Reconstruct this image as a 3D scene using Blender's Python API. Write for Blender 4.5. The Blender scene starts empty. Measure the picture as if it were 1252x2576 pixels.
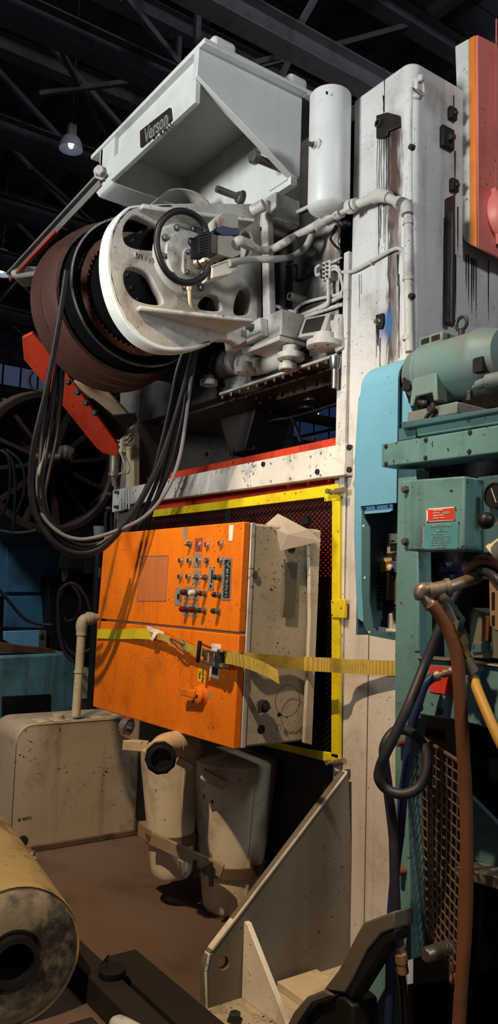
import bpy, bmesh, math, random
from mathutils import Vector as V, Matrix
random.seed(7)
S = bpy.context.scene
COL = S.collection
R = math.radians
# ---------------------------------------------------------------- camera
F, EYE = 1990.0, 1.55
PITCH, ROLL, YAW = R(5.8), R(1.85), R(54.9)
FW = V((math.cos(PITCH)*math.cos(YAW), math.cos(PITCH)*math.sin(YAW), math.sin(PITCH)))
_r = V((math.sin(YAW), -math.cos(YAW), 0)); _u = _r.cross(FW)
RT = math.cos(ROLL)*_r + math.sin(ROLL)*_u
UP = -math.sin(ROLL)*_r + math.cos(ROLL)*_u
CAM = V((0, 0, EYE))
cd = bpy.data.cameras.new('camera'); cam = bpy.data.objects.new('camera', cd); COL.objects.link(cam)
cd.sensor_fit = 'VERTICAL'; cd.sensor_height = 36; cd.lens = 36*F/2576; cd.clip_start = .05; cd.clip_end = 200
cam.matrix_world = Matrix(((RT.x, UP.x, -FW.x, CAM.x), (RT.y, UP.y, -FW.y, CAM.y), (RT.z, UP.z, -FW.z, CAM.z), (0, 0, 0, 1)))
S.camera = cam
# ---------------------------------------------------------------- world, lamps, exposure
w = bpy.data.worlds.new('hall_air'); S.world = w; w.use_nodes = True
w.node_tree.nodes['Background'].inputs[0].default_value = (.62, .70, 1, 1)
w.node_tree.nodes['Background'].inputs[1].default_value = .09
def lamp(name, kind, loc, tgt, power, col, size=.5, **k):
    l = bpy.data.lights.new(name, kind); l.energy = power; l.color = col
    o = bpy.data.objects.new(name, l); COL.objects.link(o); o.location = loc
    o.rotation_euler = (V(tgt)-V(loc)).to_track_quat('-Z', 'Y').to_euler()
    if kind == 'AREA': l.shape = 'DISK'; l.size = size
    else: l.shadow_soft_size = size
    for a, b in k.items(): setattr(l, a, b)
    return o
lamp('warm_high_bay', 'SPOT', (-1.1, 1.45, 5.6), (1.9, 2.85, .25), 1300, (1, .74, .48), .06, spot_size=R(47), spot_blend=.7)
lamp('cool_low_fill', 'SPOT', (-4.6, 2.4, 3.0), (2.3, 3.0, 4.0), 2200, (.96, .98, .98), .8, spot_size=R(48), spot_blend=.8)  # added low spot without fixture; lights the canopy back wall
lamp('cool_aisle_lamp', 'AREA', (2.4, -5.0, 7.0), (2.6, 2.4, 2.6), 240, (.94, .97, 1), 1.2)
lamp('left_background_fill', 'SPOT', (-1.6, 3.4, 6.6), (1.0, 6.4, 1.3), 900, (.86, .93, 1), .5, spot_size=R(48), spot_blend=.7)  # added spot without fixture; brightens the machines at the left
S.view_settings.view_transform = 'Standard'; S.view_settings.look = 'None'
S.view_settings.gamma = 1; S.view_settings.use_curve_mapping = False; S.view_settings.exposure = 0.14
# ---------------------------------------------------------------- helpers
def ray(px, py): return FW + RT*((px-626)/F) - UP*((py-1288)/F)
def atp(ax, px, py, v):
    d = ray(px, py); return CAM + d*((v-CAM[ax])/d[ax])
def PX(px, py, v): return atp(0, px, py, v)
def PY(px, py, v): return atp(1, px, py, v)
def PZ(px, py, v): return atp(2, px, py, v)
def PD(px, py, d): return CAM + ray(px, py)*d
ORG = {}
class MB:
    def __init__(s): s.bm = bmesh.new()
    def face(s, ps):
        return s.bm.faces.new([s.bm.verts.new(p) for p in ps])
    def prism(s, ps, vec):
        vec = V(vec); n = len(ps)
        a = [s.bm.verts.new(V(p)) for p in ps]; b = [s.bm.verts.new(V(p)+vec) for p in ps]
        s.bm.faces.new(a[::-1]); s.bm.faces.new(b)
        for i in range(n): s.bm.faces.new((a[i], a[(i+1) % n], b[(i+1) % n], b[i]))
        return s
    def ring(s, outer, inner, vec):
        "outer/inner loops of equal length: plate with a hole"
        vec = V(vec); n = len(outer); L = []
        for lo in (outer, inner):
            L.append([s.bm.verts.new(V(p)) for p in lo]); L.append([s.bm.verts.new(V(p)+vec) for p in lo])
        a, b, c, d = L
        for i in range(n):
            j = (i+1) % n
            for q in ((a[i], a[j], c[j], c[i]), (b[j], b[i], d[i], d[j]), (a[j], a[i], b[i], b[j]), (c[i], c[j], d[j], d[i])): s.bm.faces.new(q)
        return s
    def box(s, a, b):
        a, b = V(a), V(b)
        return s.prism([(a.x, a.y, a.z), (b.x, a.y, a.z), (b.x, b.y, a.z), (a.x, b.y, a.z)], (0, 0, b.z-a.z))
    def bar(s, p, q, wd, ht, up=(0, 0, 1)):
        p, q = V(p), V(q); d = (q-p).normalized(); sd = d.cross(V(up))
        if sd.length < 1e-4: sd = d.cross(V((1, 0, 0)))
        sd.normalize(); u = sd.cross(d)
        return s.prism([p+sd*x*wd/2+u*y*ht/2 for x, y in ((-1, -1), (1, -1), (1, 1), (-1, 1))], q-p)
    def lathe(s, c, ax, prof, seg=24, cap=True, a0=0.0):
        c, ax = V(c), V(ax).normalized(); e = ax.orthogonal().normalized(); g = ax.cross(e); rings = []
        for h, r in prof:
            rings.append([s.bm.verts.new(c+ax*h+(e*math.cos(a0+2*math.pi*i/seg)+g*math.sin(a0+2*math.pi*i/seg))*max(r, 1e-4)) for i in range(seg)])
        for A, B in zip(rings, rings[1:]):
            for i in range(seg): s.bm.faces.new((A[i], A[(i+1) % seg], B[(i+1) % seg], B[i]))
        if cap: s.bm.faces.new(rings[0][::-1]); s.bm.faces.new(rings[-1])
        return s
    def cyl(s, p, q, r, r2=None, seg=16):
        p, q = V(p), V(q); return s.lathe(p, q-p, [(0, r), ((q-p).length, r if r2 is None else r2)], seg)
    def tubering(s, c, ax, h0, h1, ri, ro, seg=32):
        return s.lathe(c, ax, [(h0, ri), (h0, ro), (h1, ro), (h1, ri), (h0, ri)], seg, False)
    def tube(s, pts, r, seg=10, sm=6, closed=False):
        pts = [V(p) for p in pts]
        if sm > 1 and len(pts) > 2: pts = spline(pts, sm, closed)
        n = len(pts); rr = r if isinstance(r, (list, tuple)) else None; rings = []; e = None
        for i, p in enumerate(pts):
            t = (pts[(i+1) % n]-pts[i-1]) if closed else (pts[min(i+1, n-1)]-pts[max(i-1, 0)])
            if t.length < 1e-9: t = V((0, 0, 1))
            t.normalize()
            if e is None: e = t.orthogonal()
            e = e-t*e.dot(t)
            if e.length < 1e-6: e = t.orthogonal()
            e.normalize(); g = t.cross(e); q = rr[int(i*(len(rr)-1)/max(1, n-1)+.5)] if rr else r
            rings.append([s.bm.verts.new(p+(e*math.cos(2*math.pi*k/seg)+g*math.sin(2*math.pi*k/seg))*q) for k in range(seg)])
        m = n if closed else n-1
        for i in range(m):
            A, B = rings[i], rings[(i+1) % n]
            for k in range(seg): s.bm.faces.new((A[k], A[(k+1) % seg], B[(k+1) % seg], B[k]))
        if not closed: s.bm.faces.new(rings[0][::-1]); s.bm.faces.new(rings[-1])
        return s
    def strip(s, pts, wv, tv, sm=5):
        "flat band swept along pts: wv width vector, tv thickness vector"
        pts = [V(p) for p in pts]
        if sm > 1 and len(pts) > 2: pts = spline(pts, sm)
        wv, tv = V(wv), V(tv); rings = [[s.bm.verts.new(p+a*wv/2+b*tv/2) for a, b in ((-1, -1), (1, -1), (1, 1), (-1, 1))] for p in pts]
        for A, B in zip(rings, rings[1:]):
            for k in range(4): s.bm.faces.new((A[k], A[(k+1) % 4], B[(k+1) % 4], B[k]))
        s.bm.faces.new(rings[0][::-1]); s.bm.faces.new(rings[-1]); return s
    def ball(s, c, r, seg=16, sc=(1, 1, 1)):
        bmesh.ops.create_uvsphere(s.bm, u_segments=seg, v_segments=max(6, seg//2), radius=r, matrix=Matrix.Translation(V(c)) @ Matrix.Diagonal((*sc, 1))); return s
    def out(s, name, mat, parent=None, bev=0, flat=False, loc=None, keep=False):
        me = bpy.data.meshes.new(name); bmesh.ops.recalc_face_normals(s.bm, faces=s.bm.faces[:])
        if parent is not None: o0 = ORG[parent.name]
        elif loc is not None: o0 = V(loc)
        else:
            lo = [min(v.co[i] for v in s.bm.verts) for i in range(3)]; hi = [max(v.co[i] for v in s.bm.verts) for i in range(3)]
            o0 = V(((lo[0]+hi[0])/2, (lo[1]+hi[1])/2, lo[2]))
        for v in s.bm.verts: v.co -= o0
        s.bm.to_mesh(me); s.bm.free(); me.materials.append(mat)
        if not flat:
            for p in me.polygons: p.use_smooth = True
            me.set_sharp_from_angle(angle=R(38))
        o = bpy.data.objects.new(name, me); COL.objects.link(o); ORG[o.name] = o0.copy()
        if parent is not None: o.parent = parent
        else: o.location = o0
        if bev:
            b = o.modifiers.new('bevel', 'BEVEL'); b.width = bev; b.segments = 2; b.limit_method = 'ANGLE'; b.angle_limit = R(40)
        return o
def spline(p, k, closed=False):
    n = len(p); o = []
    for i in range(n if closed else n-1):
        a, b, c, d = (p[(i-1) % n], p[i], p[(i+1) % n], p[(i+2) % n]) if closed else (p[max(i-1, 0)], p[i], p[i+1], p[min(i+2, n-1)])
        for j in range(k):
            t = j/k; o.append(.5*((2*b)+(c-a)*t+(2*a-5*b+4*c-d)*t*t+(3*b-a-3*c+d)*t**3))
    if not closed: o.append(p[-1])
    return o
def thing(name, label, cat, loc, group=None):
    o = bpy.data.objects.new(name, None); COL.objects.link(o); o.location = loc; o.empty_display_size = .1
    ORG[o.name] = V(loc); return tag(o, label, cat, group)
def tag(o, label, cat=None, group=None, kind=None):
    if label: o['label'] = label
    if cat: o['category'] = cat
    if group: o['group'] = group
    if kind: o['kind'] = kind
    return o
def struct(o): o['kind'] = 'structure'; return o
UNIT = {}
def unit(kind, mat):
    k = (kind, mat.name)
    if k not in UNIT:
        m = MB()
        if kind == 'hex': m.lathe((0, 0, 0), (0, 0, 1), [(0, 1), (.8, 1), (1, .8)], 6)
        elif kind == 'bolt': m.lathe((0, 0, 0), (0, 0, 1), [(0, 1.35), (.2, 1.35), (.2, 1), (.85, 1), (1, .8)], 6)
        elif kind == 'rivet': m.lathe((0, 0, 0), (0, 0, 1), [(0, 1), (.6, .85), (1, .4)], 8)
        me = bpy.data.meshes.new(kind); m.bm.to_mesh(me); m.bm.free(); me.materials.append(mat); UNIT[k] = me
    return UNIT[k]
def bolt(parent, p, d, r, h, mat, name='bolt', kind='bolt'):
    o = bpy.data.objects.new(name, unit(kind, mat)); COL.objects.link(o); o.parent = parent
    o.location = V(p)-ORG[parent.name]; o.rotation_euler = V(d).to_track_quat('Z', 'Y').to_euler(); o.scale = (r, r, h); return o
def text(name, body, p, right, up, h, mat, parent, wid=None, depth=.001, off=.0015, shear=0, bold=0):
    cu = bpy.data.curves.new(name, 'FONT'); cu.body = body; cu.size = 1; cu.align_x = 'CENTER'; cu.align_y = 'CENTER'; cu.extrude = .02; cu.shear = shear; cu.offset = bold; cu.resolution_u = 3
    t = bpy.data.objects.new(name, cu); COL.objects.link(t); bpy.context.view_layer.update()
    me = bpy.data.meshes.new_from_object(t.evaluated_get(bpy.context.evaluated_depsgraph_get())); bpy.data.objects.remove(t)
    xs = [v.co.x for v in me.vertices]; ys = [v.co.y for v in me.vertices]
    right, up = V(right).normalized(), V(up).normalized(); nn = right.cross(up).normalized()
    sx = (wid/(max(xs)-min(xs))) if wid else h/(max(ys)-min(ys)); sy = h/(max(ys)-min(ys))
    mx, my = (max(xs)+min(xs))/2, (max(ys)+min(ys))/2
    for v in me.vertices: v.co = V(p)+right*(v.co.x-mx)*sx+up*(v.co.y-my)*sy+nn*(off+v.co.z/.02*depth)-ORG[parent.name]
    me.materials.clear(); me.materials.append(mat)
    o = bpy.data.objects.new(name, me); COL.objects.link(o); o.parent = parent; return o
# ---------------------------------------------------------------- materials
def lin(h):
    c = [int(h[i:i+2], 16)/255 for i in (0, 2, 4)]
    return tuple(x/12.92 if x <= .04045 else ((x+.055)/1.055)**2.4 for x in c)+(1,)
def paint(name, col, dirt='3a2c20', amt=.35, scale=5, rough=.5, metal=0, chips=0, chipcol='17120f', chipscale=60, streak=0, bump=.08, var=.12, spec=.4, extra=None, dlo=.48, dhi=.72):
    m = bpy.data.materials.new(name); m.use_nodes = True; nt = m.node_tree; N = nt.nodes; L = nt.links
    bs = N['Principled BSDF']; bs.inputs['Roughness'].default_value = rough; bs.inputs['Metallic'].default_value = metal
    bs.inputs['Specular IOR Level'].default_value = spec
    tc = N.new('ShaderNodeTexCoord'); src = tc.outputs['Object']
    def noise(sc, det=4, mp=None, ro=.55):
        n = N.new('ShaderNodeTexNoise'); n.inputs['Scale'].default_value = sc; n.inputs['Detail'].default_value = det; n.inputs['Roughness'].default_value = ro
        if mp:
            q = N.new('ShaderNodeMapping'); q.inputs['Scale'].default_value = mp; L.new(src, q.inputs[0]); L.new(q.outputs[0], n.inputs[0])
        else: L.new(src, n.inputs[0])
        return n.outputs[0]
    def ramp(v, a, b):
        r = N.new('ShaderNodeMapRange'); r.interpolation_type = 'SMOOTHSTEP'; r.inputs[1].default_value = a; r.inputs[2].default_value = b; L.new(v, r.inputs[0]); return r.outputs[0]
    def mul(v, k):
        r = N.new('ShaderNodeMath'); r.operation = 'MULTIPLY'; L.new(v, r.inputs[0])
        if isinstance(k, (int, float)): r.inputs[1].default_value = k
        else: L.new(k, r.inputs[1])
        return r.outputs[0]
    def mix(fac, a, b):
        x = N.new('ShaderNodeMix'); x.data_type = 'RGBA'; L.new(fac, x.inputs[0])
        for k, val in ((6, a), (7, b)):
            if isinstance(val, tuple): x.inputs[k].default_value = val
            else: L.new(val, x.inputs[k])
        return x.outputs[2]
    base = lin(col); b2 = tuple(min(1, c*(1-var*2)) for c in base[:3])+(1,)
    c = mix(ramp(noise(scale*.35, 3), .3, .7), b2, base)
    n1 = noise(scale, 7, None, .65)
    if amt: c = mix(mul(ramp(n1, dlo, dhi), amt), c, lin(dirt))
    if streak: c = mix(mul(ramp(noise(1, 4, (14, 14, .9)), .52, .74), streak), c, lin(dirt))
    if chips:
        ch = mul(ramp(noise(chipscale, 3), .685-.05*chips, .70-.05*chips), ramp(noise(scale*.8, 2), .38, .6))
        c = mix(ch, c, lin(chipcol))
    if extra: c = extra(N, L, tc, c, noise, ramp, mul, mix, lin)
    L.new(c, bs.inputs['Base Color'])
    rr = N.new('ShaderNodeMapRange'); rr.inputs[3].default_value = max(.05, rough-.12); rr.inputs[4].default_value = min(1, rough+.18); L.new(n1, rr.inputs[0]); L.new(rr.outputs[0], bs.inputs['Roughness'])
    if bump:
        b = N.new('ShaderNodeBump'); b.inputs['Strength'].default_value = bump; b.inputs['Distance'].default_value = .01; L.new(noise(scale*6, 5), b.inputs['Height']); L.new(b.outputs[0], bs.inputs['Normal'])
    return m
def emit(name, col, st):
    m = bpy.data.materials.new(name); m.use_nodes = True; b = m.node_tree.nodes['Principled BSDF']
    b.inputs['Base Color'].default_value = lin(col); b.inputs['Emission Color'].default_value = lin(col); b.inputs['Emission Strength'].default_value = st; return m
def clear(name, col, rough=.1, alpha=.25):
    m = paint(name, col, amt=0, rough=rough, bump=0, var=0, spec=.7); m.node_tree.nodes['Principled BSDF'].inputs['Alpha'].default_value = alpha; return m
PRESS = V((2.4, 3.6, 0))
def stain(N, L, tc, c, noise, ramp, mul, mix, lin):
    "the column's own rust streak and grease patches (local to the press)"
    sx = N.new('ShaderNodeSeparateXYZ'); L.new(tc.outputs['Object'], sx.inputs[0])
    def op(o, a, b):
        r = N.new('ShaderNodeMath'); r.operation = o
        for i, v in enumerate((a, b)):
            if isinstance(v, (int, float)): r.inputs[i].default_value = v
            else: L.new(v, r.inputs[i])
        return r.outputs[0]
    wob = op('MULTIPLY', op('SUBTRACT', noise(1, 5, (3, 3, 5)), .5), .12)
    wob2 = op('MULTIPLY', op('SUBTRACT', noise(1, 5, (60, 60, 9)), .5), .10)
    def patch(y0, yw, z0, z1, soft, col, k, c, wb=wob):
        dy = op('ABSOLUTE', op('SUBTRACT', op('ADD', sx.outputs[1], wb), y0), 0)
        my = ramp(dy, yw+soft, yw-soft); mz = mul(ramp(op('ADD', sx.outputs[2], wb), z0-soft*3, z0+soft*3), ramp(op('ADD', sx.outputs[2], wb), z1+soft*2, z1-soft*2))
        return mix(mul(mul(my, mz), k), c, lin(col))
    c = patch(-1.215, .045, 3.18, 3.66, .03, '43281b', .97, c, wob2)
    c = patch(-1.225, .03, 2.55, 3.3, .015, '5b4740', .8, c, wob2)
    c = patch(-1.20, .012, 2.3, 3.2, .012, '33241c', .9, c, wob2)
    c = patch(-1.17, .05, 3.56, 3.68, .035, '1c1715', .9, c)
    c = patch(-1.17, .045, 2.70, 2.80, .02, '2c5f90', .85, c)
    c = patch(-1.1, .25, .05, 2.0, .3, 'b59a7c', .35, c)
    return c
white = paint('worn_white_paint', 'c9c7c0', '5d5044', .55, 4, .45, chips=.9, chipcol='2a2420', chipscale=55, streak=.35, bump=.15)
colpaint = paint('streaked_column_paint', 'cbc9c4', '6b5c4d', .5, 4, .45, chips=.45, chipcol='2a2420', chipscale=70, streak=.3, bump=.12, extra=stain)
def oil_and_shade(N, L, tc, c, noise, ramp, mul, mix, lin):
    "oil-soaked crown face with bracket and flywheel shadow painted in (local to the press)"
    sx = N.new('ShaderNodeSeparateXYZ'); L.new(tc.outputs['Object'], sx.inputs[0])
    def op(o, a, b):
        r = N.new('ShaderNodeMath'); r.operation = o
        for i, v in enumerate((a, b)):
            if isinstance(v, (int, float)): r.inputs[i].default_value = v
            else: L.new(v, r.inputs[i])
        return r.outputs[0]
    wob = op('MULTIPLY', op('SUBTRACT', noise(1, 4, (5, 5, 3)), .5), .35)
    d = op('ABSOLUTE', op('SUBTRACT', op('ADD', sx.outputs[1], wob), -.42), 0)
    c = mix(mul(ramp(d, .36, .2), .95), c, lin('120e0c'))  # oil and the bracket's shadow painted as one dark patch
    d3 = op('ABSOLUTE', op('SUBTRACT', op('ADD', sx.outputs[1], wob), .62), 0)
    c = mix(mul(mul(ramp(d3, .70, .55), ramp(op('ADD', sx.outputs[2], wob), 3.35, 3.1)), .93), c, lin('120e0c'))  # oil and the flywheel's shadow painted together
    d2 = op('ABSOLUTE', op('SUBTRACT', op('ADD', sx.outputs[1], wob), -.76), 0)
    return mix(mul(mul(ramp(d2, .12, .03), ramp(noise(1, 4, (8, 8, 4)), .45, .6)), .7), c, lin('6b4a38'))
crownpaint = paint('oily_shaded_paint', 'b9b6ae', '2b2420', .85, 4.5, .4, chips=.9, chipcol='2c2621', chipscale=45, streak=.6, bump=.22, extra=oil_and_shade)
clean = paint('canopy_white_paint', 'd2d5d0', '7a7368', .4, 3, .42, streak=.15, bump=.04)
cast = paint('cast_white_paint', 'b9b6ad', '4e4438', .55, 5, .42, chips=.3, bump=.2)
railpaint = paint('scuffed_rail_paint', 'd3cdc2', '4a3f36', .55, 6, .5, chips=1.6, chipcol='2f2823', chipscale=45, bump=.2)
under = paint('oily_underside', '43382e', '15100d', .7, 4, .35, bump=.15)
cream = paint('cream_tank_paint', 'a8977e', '4a3a2a', .45, 3, .5, chips=.5, chipscale=45, streak=.25)
creamdk = paint('cream_filter_paint', 'd8cbae', '5a4632', .5, 4, .5, chips=.4, chipscale=35, streak=.3)
cabgrey = paint('cabinet_grey_paint', 'bdb5a1', '5a4f40', .4, 4, .45, chips=.95, chipcol='1c1815', chipscale=75)
orange = paint('orange_enamel', 'e8790f', '8e4409', .45, 5, .42, chips=.6, chipcol='4a2410', chipscale=85, streak=.22, bump=.04, var=.06)
redor = paint('vermilion_paint', 'cc3f22', '4b1710', .5, 6, .45, chips=.5, chipscale=40, streak=.3)
redpanel = paint('faded_red_paint', 'd8766a', '7a2c25', .5, 2.2, .45, chips=.1, streak=.15)
orstripe = paint('orange_stripe_paint', 'd97a2a', '8a4b20', .4, 4, .5)
yellow = paint('yellow_gate_paint', 'dcc414', '6a5a10', .35, 7, .45, chips=.8, chipcol='2d2810', chipscale=45)
teal = paint('teal_machine_paint', '628a88', '2c3735', .7, 3.5, .45, chips=.5, chipscale=50, streak=.45)
tealdk = paint('dark_and_shaded_teal', '43656a', '1a2424', .6, 4, .45, chips=.3)
guardblue = paint('light_blue_enamel', '6ba5be', '47798c', .35, 3, .3, chips=.1, chipscale=90, spec=.5)
bluecab = paint('dull_blue_paint', '3f6b86', '1c2a36', .6, 3, .5, streak=.3)
lightblue = paint('pale_blue_paint', '6fa3c4', '3c5a70', .3, 4, .5)
black = paint('black_plastic', '0e0e10', '1d1d1f', .3, 6, .45, bump=.05)
rubber = paint('black_cable_sheath', '0c0c0f', '1c1a1a', .4, 8, .42, bump=.05)
greyhose = paint('grey_rubber_hose', '2a282f', '181617', .4, 8, .5)
brownhose = paint('brown_rubber_hose', '6f452b', '33200f', .5, 5, .5)
bluehose = paint('blue_rubber_hose', '1f2c52', '11131f', .4, 5, .5)
yelhose = paint('yellow_rubber_hose', 'b58a36', '6a4a20', .5, 5, .5)
redhose = paint('maroon_hose', '3a2226', '150d0e', .5, 6, .4)
shade_black = paint('shade_black_iron', '070505', '0d0a08', .5, 6, .8, bump=.1, spec=.08)  # near-black colour stands for shade inside the drum and machine bay
dark = paint('greasy_black_iron', '17120f', '2a1e18', .5, 6, .5, metal=.2, bump=.2)
iron = paint('dark_iron', '3b3733', '1a1512', .5, 6, .45, metal=.5, bump=.15)
rust = paint('brown_rusted_steel', '593c31', '24150f', .6, 4, .5, metal=.35, streak=0, bump=.12)
rustdk = paint('dark_brown_iron', '3c2922', '170e0b', .6, 4, .55, metal=.2, bump=.12)
rustlt = paint('orange_rusted_steel', '7a4c33', '2c1810', .7, 7, .5, metal=.3, bump=.2)
steel = paint('dull_steel', '77726a', '3a312a', .45, 8, .38, metal=.8, bump=.1)
bolts = paint('grey_bolt_steel', '6a6a66', '302a26', .4, 10, .4, metal=.6, bump=.1)
chrome = paint('bright_metal', 'c6c3bd', '5f564c', .3, 12, .25, metal=.95, bump=.03)
galv = paint('galvanised_pipe', '8f8272', '43372c', .5, 8, .42, metal=.6, bump=.1)
brass = paint('tarnished_brass', '9a7d4a', '4a3821', .5, 10, .4, metal=.7)
whpipe = paint('white_painted_pipe', 'bdb9af', '55493d', .5, 8, .45, chips=.4, bump=.1)
crpipe = paint('cream_painted_pipe', 'c9b794', '6b563b', .45, 6, .45, chips=.3, bump=.06)
paper = paint('white_paper', 'e4dccf', '8d8378', .2, 5, .7, bump=.03, var=.03)
beige = paint('beige_valve_paint', 'b4b0a2', '5f5543', .35, 6, .5)
def ribs(N, L, tc, c, noise, ramp, mul, mix, lin):
    wv = N.new('ShaderNodeTexWave'); wv.inputs['Scale'].default_value = 95; L.new(tc.outputs['Object'], wv.inputs[0])
    return mix(mul(wv.outputs[1], .45), c, lin('5a4618'))
strapm = paint('yellow_webbing', 'c0a445', '5f4c1c', .55, 9, .75, bump=.2, extra=ribs)
strapn = paint('clean_yellow_webbing', 'd0c21a', '8a7a14', .3, 6, .7, bump=.15)
red = paint('red_plastic', '9c1f1c', '4a0f0e', .3, 9, .3, bump=0)
maroon = paint('maroon_plastic', '5a1512', '2a0a08', .3, 9, .35, bump=0)
whplas = paint('white_plastic', 'd8d3c6', '8d867a', .2, 9, .35, bump=0)
greyplas = paint('grey_plastic', '8f8a80', '5a554d', .2, 9, .4, bump=0)
greenl = paint('green_lens', '07352b', '041a15', .3, 9, .12, bump=0)
redl = paint('dark_red_lens', '4a0d0b', '230605', .3, 9, .12, bump=0)
redplate = paint('red_sign_enamel', 'd13a26', '8a2a1e', .25, 9, .45, bump=.02)
yelplate = paint('yellow_sticker', 'e0b820', 'a07d1a', .25, 9, .5, bump=0)
silver = paint('silver_label', 'a9a69c', '6e685e', .3, 9, .35, metal=.4, bump=.02)
navy = paint('dark_label_print', '1f2530', '0f1218', .2, 9, .4, bump=0)
amber = paint('amber_sight_plate', 'd8a41c', '7d5a12', .3, 9, .3)
tapem = paint('grey_tape', '5f5b4e', '3c382f', .4, 8, .45)
filmm = clear('clear_plastic_film', 'b5895f', .1, .2)
truss_m = paint('dusty_truss_steel', '6e6a6f', '343235', .6, 3, .7, streak=0)
deckm = paint('dark_roof_boards', '6a6572', '2b2930', .6, 1.5, .85, bump=.2)
wallm = paint('dark_hall_wall', '2a2c38', '14151b', .6, 1, .9)
floorm = paint('oily_concrete', '655244', '3a2822', .7, 1.6, .55, bump=.12, chips=.12, chipcol='8d8478', chipscale=60)
litcream = paint('lit_cream_paint', 'ded4c0', '5e4d3a', .45, 6, .5, chips=.6, bump=.06)
bone = paint('bone_yellow_paint', 'a08a5c', '3d2f22', .8, 5, .5, bump=.3, chips=.6)
def plate(outer, holes, vec):
    "flat plate with holes, thickened by vec"
    m = MB(); vec = V(vec); es = []
    for lo in [outer]+holes:
        vs = [m.bm.verts.new(V(p)) for p in lo]
        es += [m.bm.edges.new((vs[i], vs[(i+1) % len(vs)])) for i in range(len(vs))]
    bmesh.ops.triangle_fill(m.bm, use_beauty=True, use_dissolve=False, edges=es)
    r = bmesh.ops.extrude_face_region(m.bm, geom=m.bm.faces[:])
    for e in r['geom']:
        if isinstance(e, bmesh.types.BMVert): e.co += vec
    return m
def P_(f, pts, v): return [f(x, y, v) for x, y in pts]
def oval(cx, cy, rx, ry, n=16, a=0): return [(cx+rx*math.cos(2*math.pi*i/n)*math.cos(a)-ry*math.sin(2*math.pi*i/n)*math.sin(a), cy+rx*math.cos(2*math.pi*i/n)*math.sin(a)+ry*math.sin(2*math.pi*i/n)*math.cos(a)) for i in range(n)]
# ================================================================ SETTING
m = MB(); m.box((-8, -6, -.1), (20, 26, 0)); struct(m.out('floor', floorm, loc=(0, 0, 0)))
# roof: boarded deck on purlins
m = MB(); m.box((-8, -6, 9.2), (20, 26, 9.3)); ceil = struct(m.out('ceiling', deckm, loc=(0, 0, 9.2)))
for i in range(15):
    x = -2+i*1.15; m = MB(); m.box((x, 0, 9.0), (x+.12, 26, 9.2)); m.out('purlin', truss_m, ceil)
for i in range(30):
    y = 3.2+i*.75; m = MB(); m.box((-2, y, 9.165), (16, y+.70, 9.198)); m.out('roof_board', deckm, ceil)
m = MB(); m.box((-8, 26, 0), (20, 26.2, 9.3)); struct(m.out('wall_back', wallm))
m = MB(); m.box((20, -6, 0), (20.2, 26, 9.3)); struct(m.out('wall_right', wallm))
# hall glazing far off, seen below the crown and at the left between the trusses
glow = emit('daylight_glazing', '5d6a88', .22); glowdim = emit('dusky_glazing', '22304f', .5)
def window(nm, a, b, nx, nz, mat, axis):
    a, b = V(a), V(b); m = MB(); m.box(a, b); w_ = struct(m.out(nm, iron))
    for i in range(nx):
        for k in range(nz):
            p = V((a.x+(b.x-a.x)*(i+.06)/nx, a.y-.03, a.z+(b.z-a.z)*(k+.06)/nz)) if axis == 'y' else V((a.x-.03, a.y+(b.y-a.y)*(i+.06)/nx, a.z+(b.z-a.z)*(k+.06)/nz))
            q = V((a.x+(b.x-a.x)*(i+.94)/nx, a.y-.01, a.z+(b.z-a.z)*(k+.94)/nz)) if axis == 'y' else V((a.x-.01, a.y+(b.y-a.y)*(i+.94)/nx, a.z+(b.z-a.z)*(k+.94)/nz))
            m = MB(); m.box(p, q); m.out('pane', mat, w_)
window('window_1', (6.2, 25.9, 6.6), (11.0, 26.0, 8.9), 8, 3, glow, 'y')
window('window_2', (19.9, 18.5, 5.0), (20.0, 25.8, 8.9), 8, 4, glowdim, 'x')
tb0 = PX(800, 1053, 15); m = MB(); m.cyl(tb0+V((0, -.25, 0)), tb0+V((0, .25, 0)), .05); m.cyl(tb0+V((0, 0, .05)), (tb0.x, tb0.y, 9.2), .01, seg=6); tag(m.out('tube_lamp', emit('tube_glass', 'e8f0ff', 5)), 'lit fluorescent tube lamp far off, seen through the press opening', 'lamp')
# roof trusses running along the bay
TR = [(5.42, 'nearest roof truss, above and behind the white press canopy'), (6.62, 'second roof truss, crossing the upper left corner'), (8.54, 'third roof truss, passing just beyond the high bay lamp'),
      (10.3, 'fourth roof truss, behind the high bay lamp'), (12.1, 'fifth roof truss, seen left below the canopy corner'), (14.6, 'sixth roof truss, above the brown flywheel at the left edge'),
      (17.4, 'seventh roof truss, far down the hall at the left edge'), (20.6, 'farthest roof truss near the hall end window')]
for i, (y, lb) in enumerate(TR):
    x0, x1 = y*.12-1.0, y*1.05+2.0
    t = thing('roof_truss', lb, 'truss', (x0, y, 6.5), 'steel trusses under the dark roof')
    for z in (6.5, 8.75):
        m = MB(); m.box((x0, y-.012, z), (x1, y+.012, z+.22)); m.box((x0, y-.11, z-.015), (x1, y+.11, z)); m.box((x0, y-.11, z+.22), (x1, y+.11, z+.235)); m.out('chord', truss_m, t)
    k = 0; bay = 3.1; x = x0+.3+.61*i
    while x < x1-bay:
        m = MB(); m.bar((x, y, 6.72), (x, y, 8.75), .06, .06); m.out('post', truss_m, t)
        m = MB(); a, b = ((6.7, 8.8) if k % 2 else (8.8, 6.7)); m.bar((x, y, a), (x+bay, y, b), .06, .06); m.out('diagonal', truss_m, t)
        x += bay; k += 1
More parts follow.
